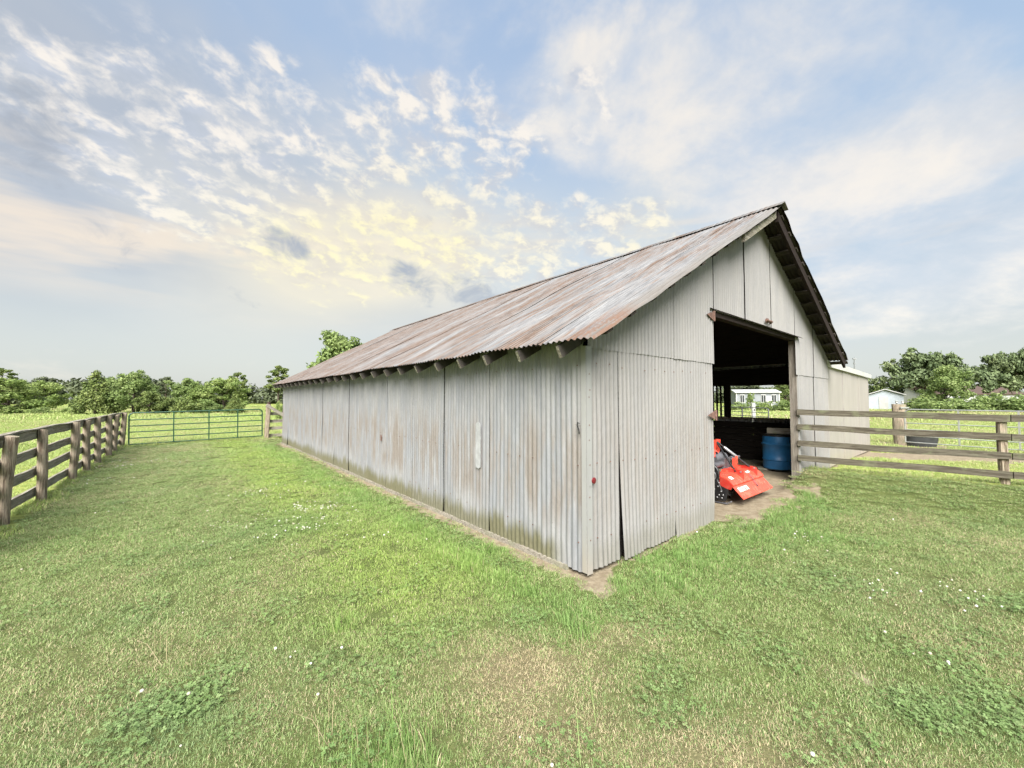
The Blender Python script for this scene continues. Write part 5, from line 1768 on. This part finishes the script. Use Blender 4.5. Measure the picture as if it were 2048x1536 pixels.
# taller lush grass along the walls and in tufts
x, y = polar_points(19000, 1.2, 15, 1.85, 1.3)
k_ = masks(x, y)
c_ = clear_of(k_, 0.45) & (k_['meadow'] < 0.5) & (NP.uniform(0, 1, len(x)) < np.clip((k_['lush'] - 0.45) * 1.1, 0, 1))
x, y = x[c_], y[c_]; k_ = {a: v[c_] for a, v in k_.items()}
scatter('tall_grass', tall_c, x, y, ground_z(x, y), NP.uniform(0.45, 0.95, len(x)), 4, 2, {a: k_[a] for a in KEYS}, 'lusher taller grass along the barn walls', 'grass')
# clover leaves
x, y = polar_points(13000, 1.0, 10, 2.0, 1.2)
k_ = masks(x, y)
c_ = clear_of(k_) & (k_['meadow'] < 0.5) & (NP.uniform(0, 1, len(x)) < np.clip((k_['clover'] - 0.20) * 0.75, 0.03, 1))
x, y = x[c_], y[c_]; k_ = {a: v[c_] for a, v in k_.items()}
k_['dry'] = k_['dry'] * 0.0; k_['clover'] = np.maximum(k_['clover'] * 0.8, 0.5)
scatter('clover_leaves', clov_c, x, y, ground_z(x, y) + 0.004, NP.uniform(0.8, 1.25, len(x)), 3, 3, {a: k_[a] for a in KEYS}, 'patches of clover leaves in the lawn', 'clover')
# pasture beyond the fences
x, y = polar_points(26000, 3.0, 34, 2.2, 1.5)
k_ = masks(x, y); c_ = clear_of(k_, 0.4) & (k_['meadow'] > 0.5)
x, y = x[c_], y[c_]; k_ = {a: v[c_] for a, v in k_.items()}
k_['dry'] = np.clip(0.06 + 0.35 * sstep(0.5, 0.75, fbm(x * 0.25, y * 0.25, 44, 3)), 0, 1)
scatter('pasture_grass', mead_c, x, y, ground_z(x, y), NP.uniform(0.55, 1.05, len(x)) * (0.7 + 0.7 * fbm(x * 0.4, y * 0.4, 4, 3)) * (0.55 + 0.45 * sstep(8, 15, y)), 5, 4, {a: k_[a] for a in KEYS}, 'rough pasture grass beyond the fences', 'grass')
x, y = polar_points(13000, 30, 95, 2.0, 1.2)
k_ = masks(x, y)
k_['dry'] = np.clip(0.08 + 0.5 * sstep(0.5, 0.75, fbm(x * 0.12, y * 0.12, 45, 3)), 0, 1)
scatter('distant_grass', far_c, x, y, ground_z(x, y), NP.uniform(0.6, 1.15, len(x)), 4, 5, {a: k_[a] for a in KEYS}, 'distant rough pasture grass up to the trees', 'grass')

stalk_c = scatter_col('seed_stalk', [blades(5, 0.16, 0.22, 0.36, 0.0032, 0.10, 0.75, 95 + k) for k in range(3)])
sx_, sy_ = [], []
for (px, py, n_) in ((780, 1500, 9), (640, 1470, 4), (860, 1480, 3), (690, 1260, 2), (1240, 1450, 1), (1880, 1270, 1), (300, 1300, 2)):
    cx, cy = pg(px, py)
    sx_ += list(cx + NP.normal(size=n_) * 0.16); sy_ += list(cy + NP.normal(size=n_) * 0.06)
x, y = np.array(sx_), np.array(sy_)
k_ = masks(x, y); k_['dry'] = np.full(len(x), 0.35)
scatter('seed_stalks', stalk_c, x, y, ground_z(x, y), NP.uniform(0.6, 1.0, len(x)), 3, 8, {a: k_[a] for a in KEYS}, 'thin seed stalks standing above the near lawn', 'grass stalks')
# white clover heads
q = np.random.default_rng(3)
Vs, Fs, Rs = [], [], []
b0 = 0
m_, t_, p_, o_ = new_mat('white_clover_flower')
t_.put(p_.inputs['Base Color'], t_.mix(t_.attr('rnd'), (0.34, 0.31, 0.22), (0.62, 0.61, 0.56)))
p_.inputs['Roughness'].default_value = 0.8
M['flower'] = m_
bm = bmesh.new(); bmesh.ops.create_icosphere(bm, subdivisions=1, radius=1.0)
ico = np.array([v.co[:] for v in bm.verts]); icf = np.array([[v.index for v in f.verts] for f in bm.faces]); bm.free()
x, y = polar_points(26000, 1.5, 15, 1.4, 1.35)
k_ = masks(x, y)
spots = np.zeros(len(x))
for (px, py, sx, sy, kk) in [(600, 1040, .55, .7, .75), (690, 1075, .5, .25, .5), (520, 1085, .5, .2, .5), (540, 985, .6, .5, .45), (1790, 1190, .45, .35, .55), (1850, 1210, .35, .2, .35), (350, 1430, .45, .2, .14), (600, 1320, .3, .15, .08), (270, 930, .8, .7, .45), (180, 965, .6, .4, .35), (1640, 1100, .5, .4, .12), (450, 880, 1.2, .8, .3), (130, 1310, .4, .15, .1), (1900, 1330, .4, .2, .08)]:
    spots = np.maximum(spots, kk * gauss(x, y, px, py, sx, sy))
spots = spots * (0.15 + 1.5 * sstep(0.42, 0.72, fbm(x * 3.2, y * 3.2, 71, 3))) + 0.0022
c_ = clear_of(k_, 0.3) & (k_['meadow'] < 0.5) & (q.uniform(0, 1, len(x)) < spots * 1.6)
x, y = x[c_], y[c_]; z = ground_z(x, y)
for i in range(len(x)):
    r = 0.0055 + 0.0065 * q.uniform() ** 1.4 * (1 + 0.03 * max(0, y[i] - 4))
    Vs.append(ico * np.array([r, r, r * 0.85]) + np.array([x[i], y[i], z[i] + q.uniform(0.045, 0.075)])); Fs.append(icf + b0); b0 += len(ico); Rs += [q.uniform()] * len(ico)
cf = link('clover_flowers', np_mesh('clover_flowers', np.concatenate(Vs), np.concatenate(Fs), M['flower'], {'rnd': np.array(Rs)}, True))
tag(cf, 'white clover flower heads sprinkled through the lawn', 'flowers', kind='stuff')

scene.cycles.max_bounces = 4
scene.cycles.diffuse_bounces = 2
scene.cycles.glossy_bounces = 2
scene.cycles.transmission_bounces = 4
scene.cycles.use_adaptive_sampling = True
scene.cycles.adaptive_threshold = 0.03
scene.cycles.use_denoising = True
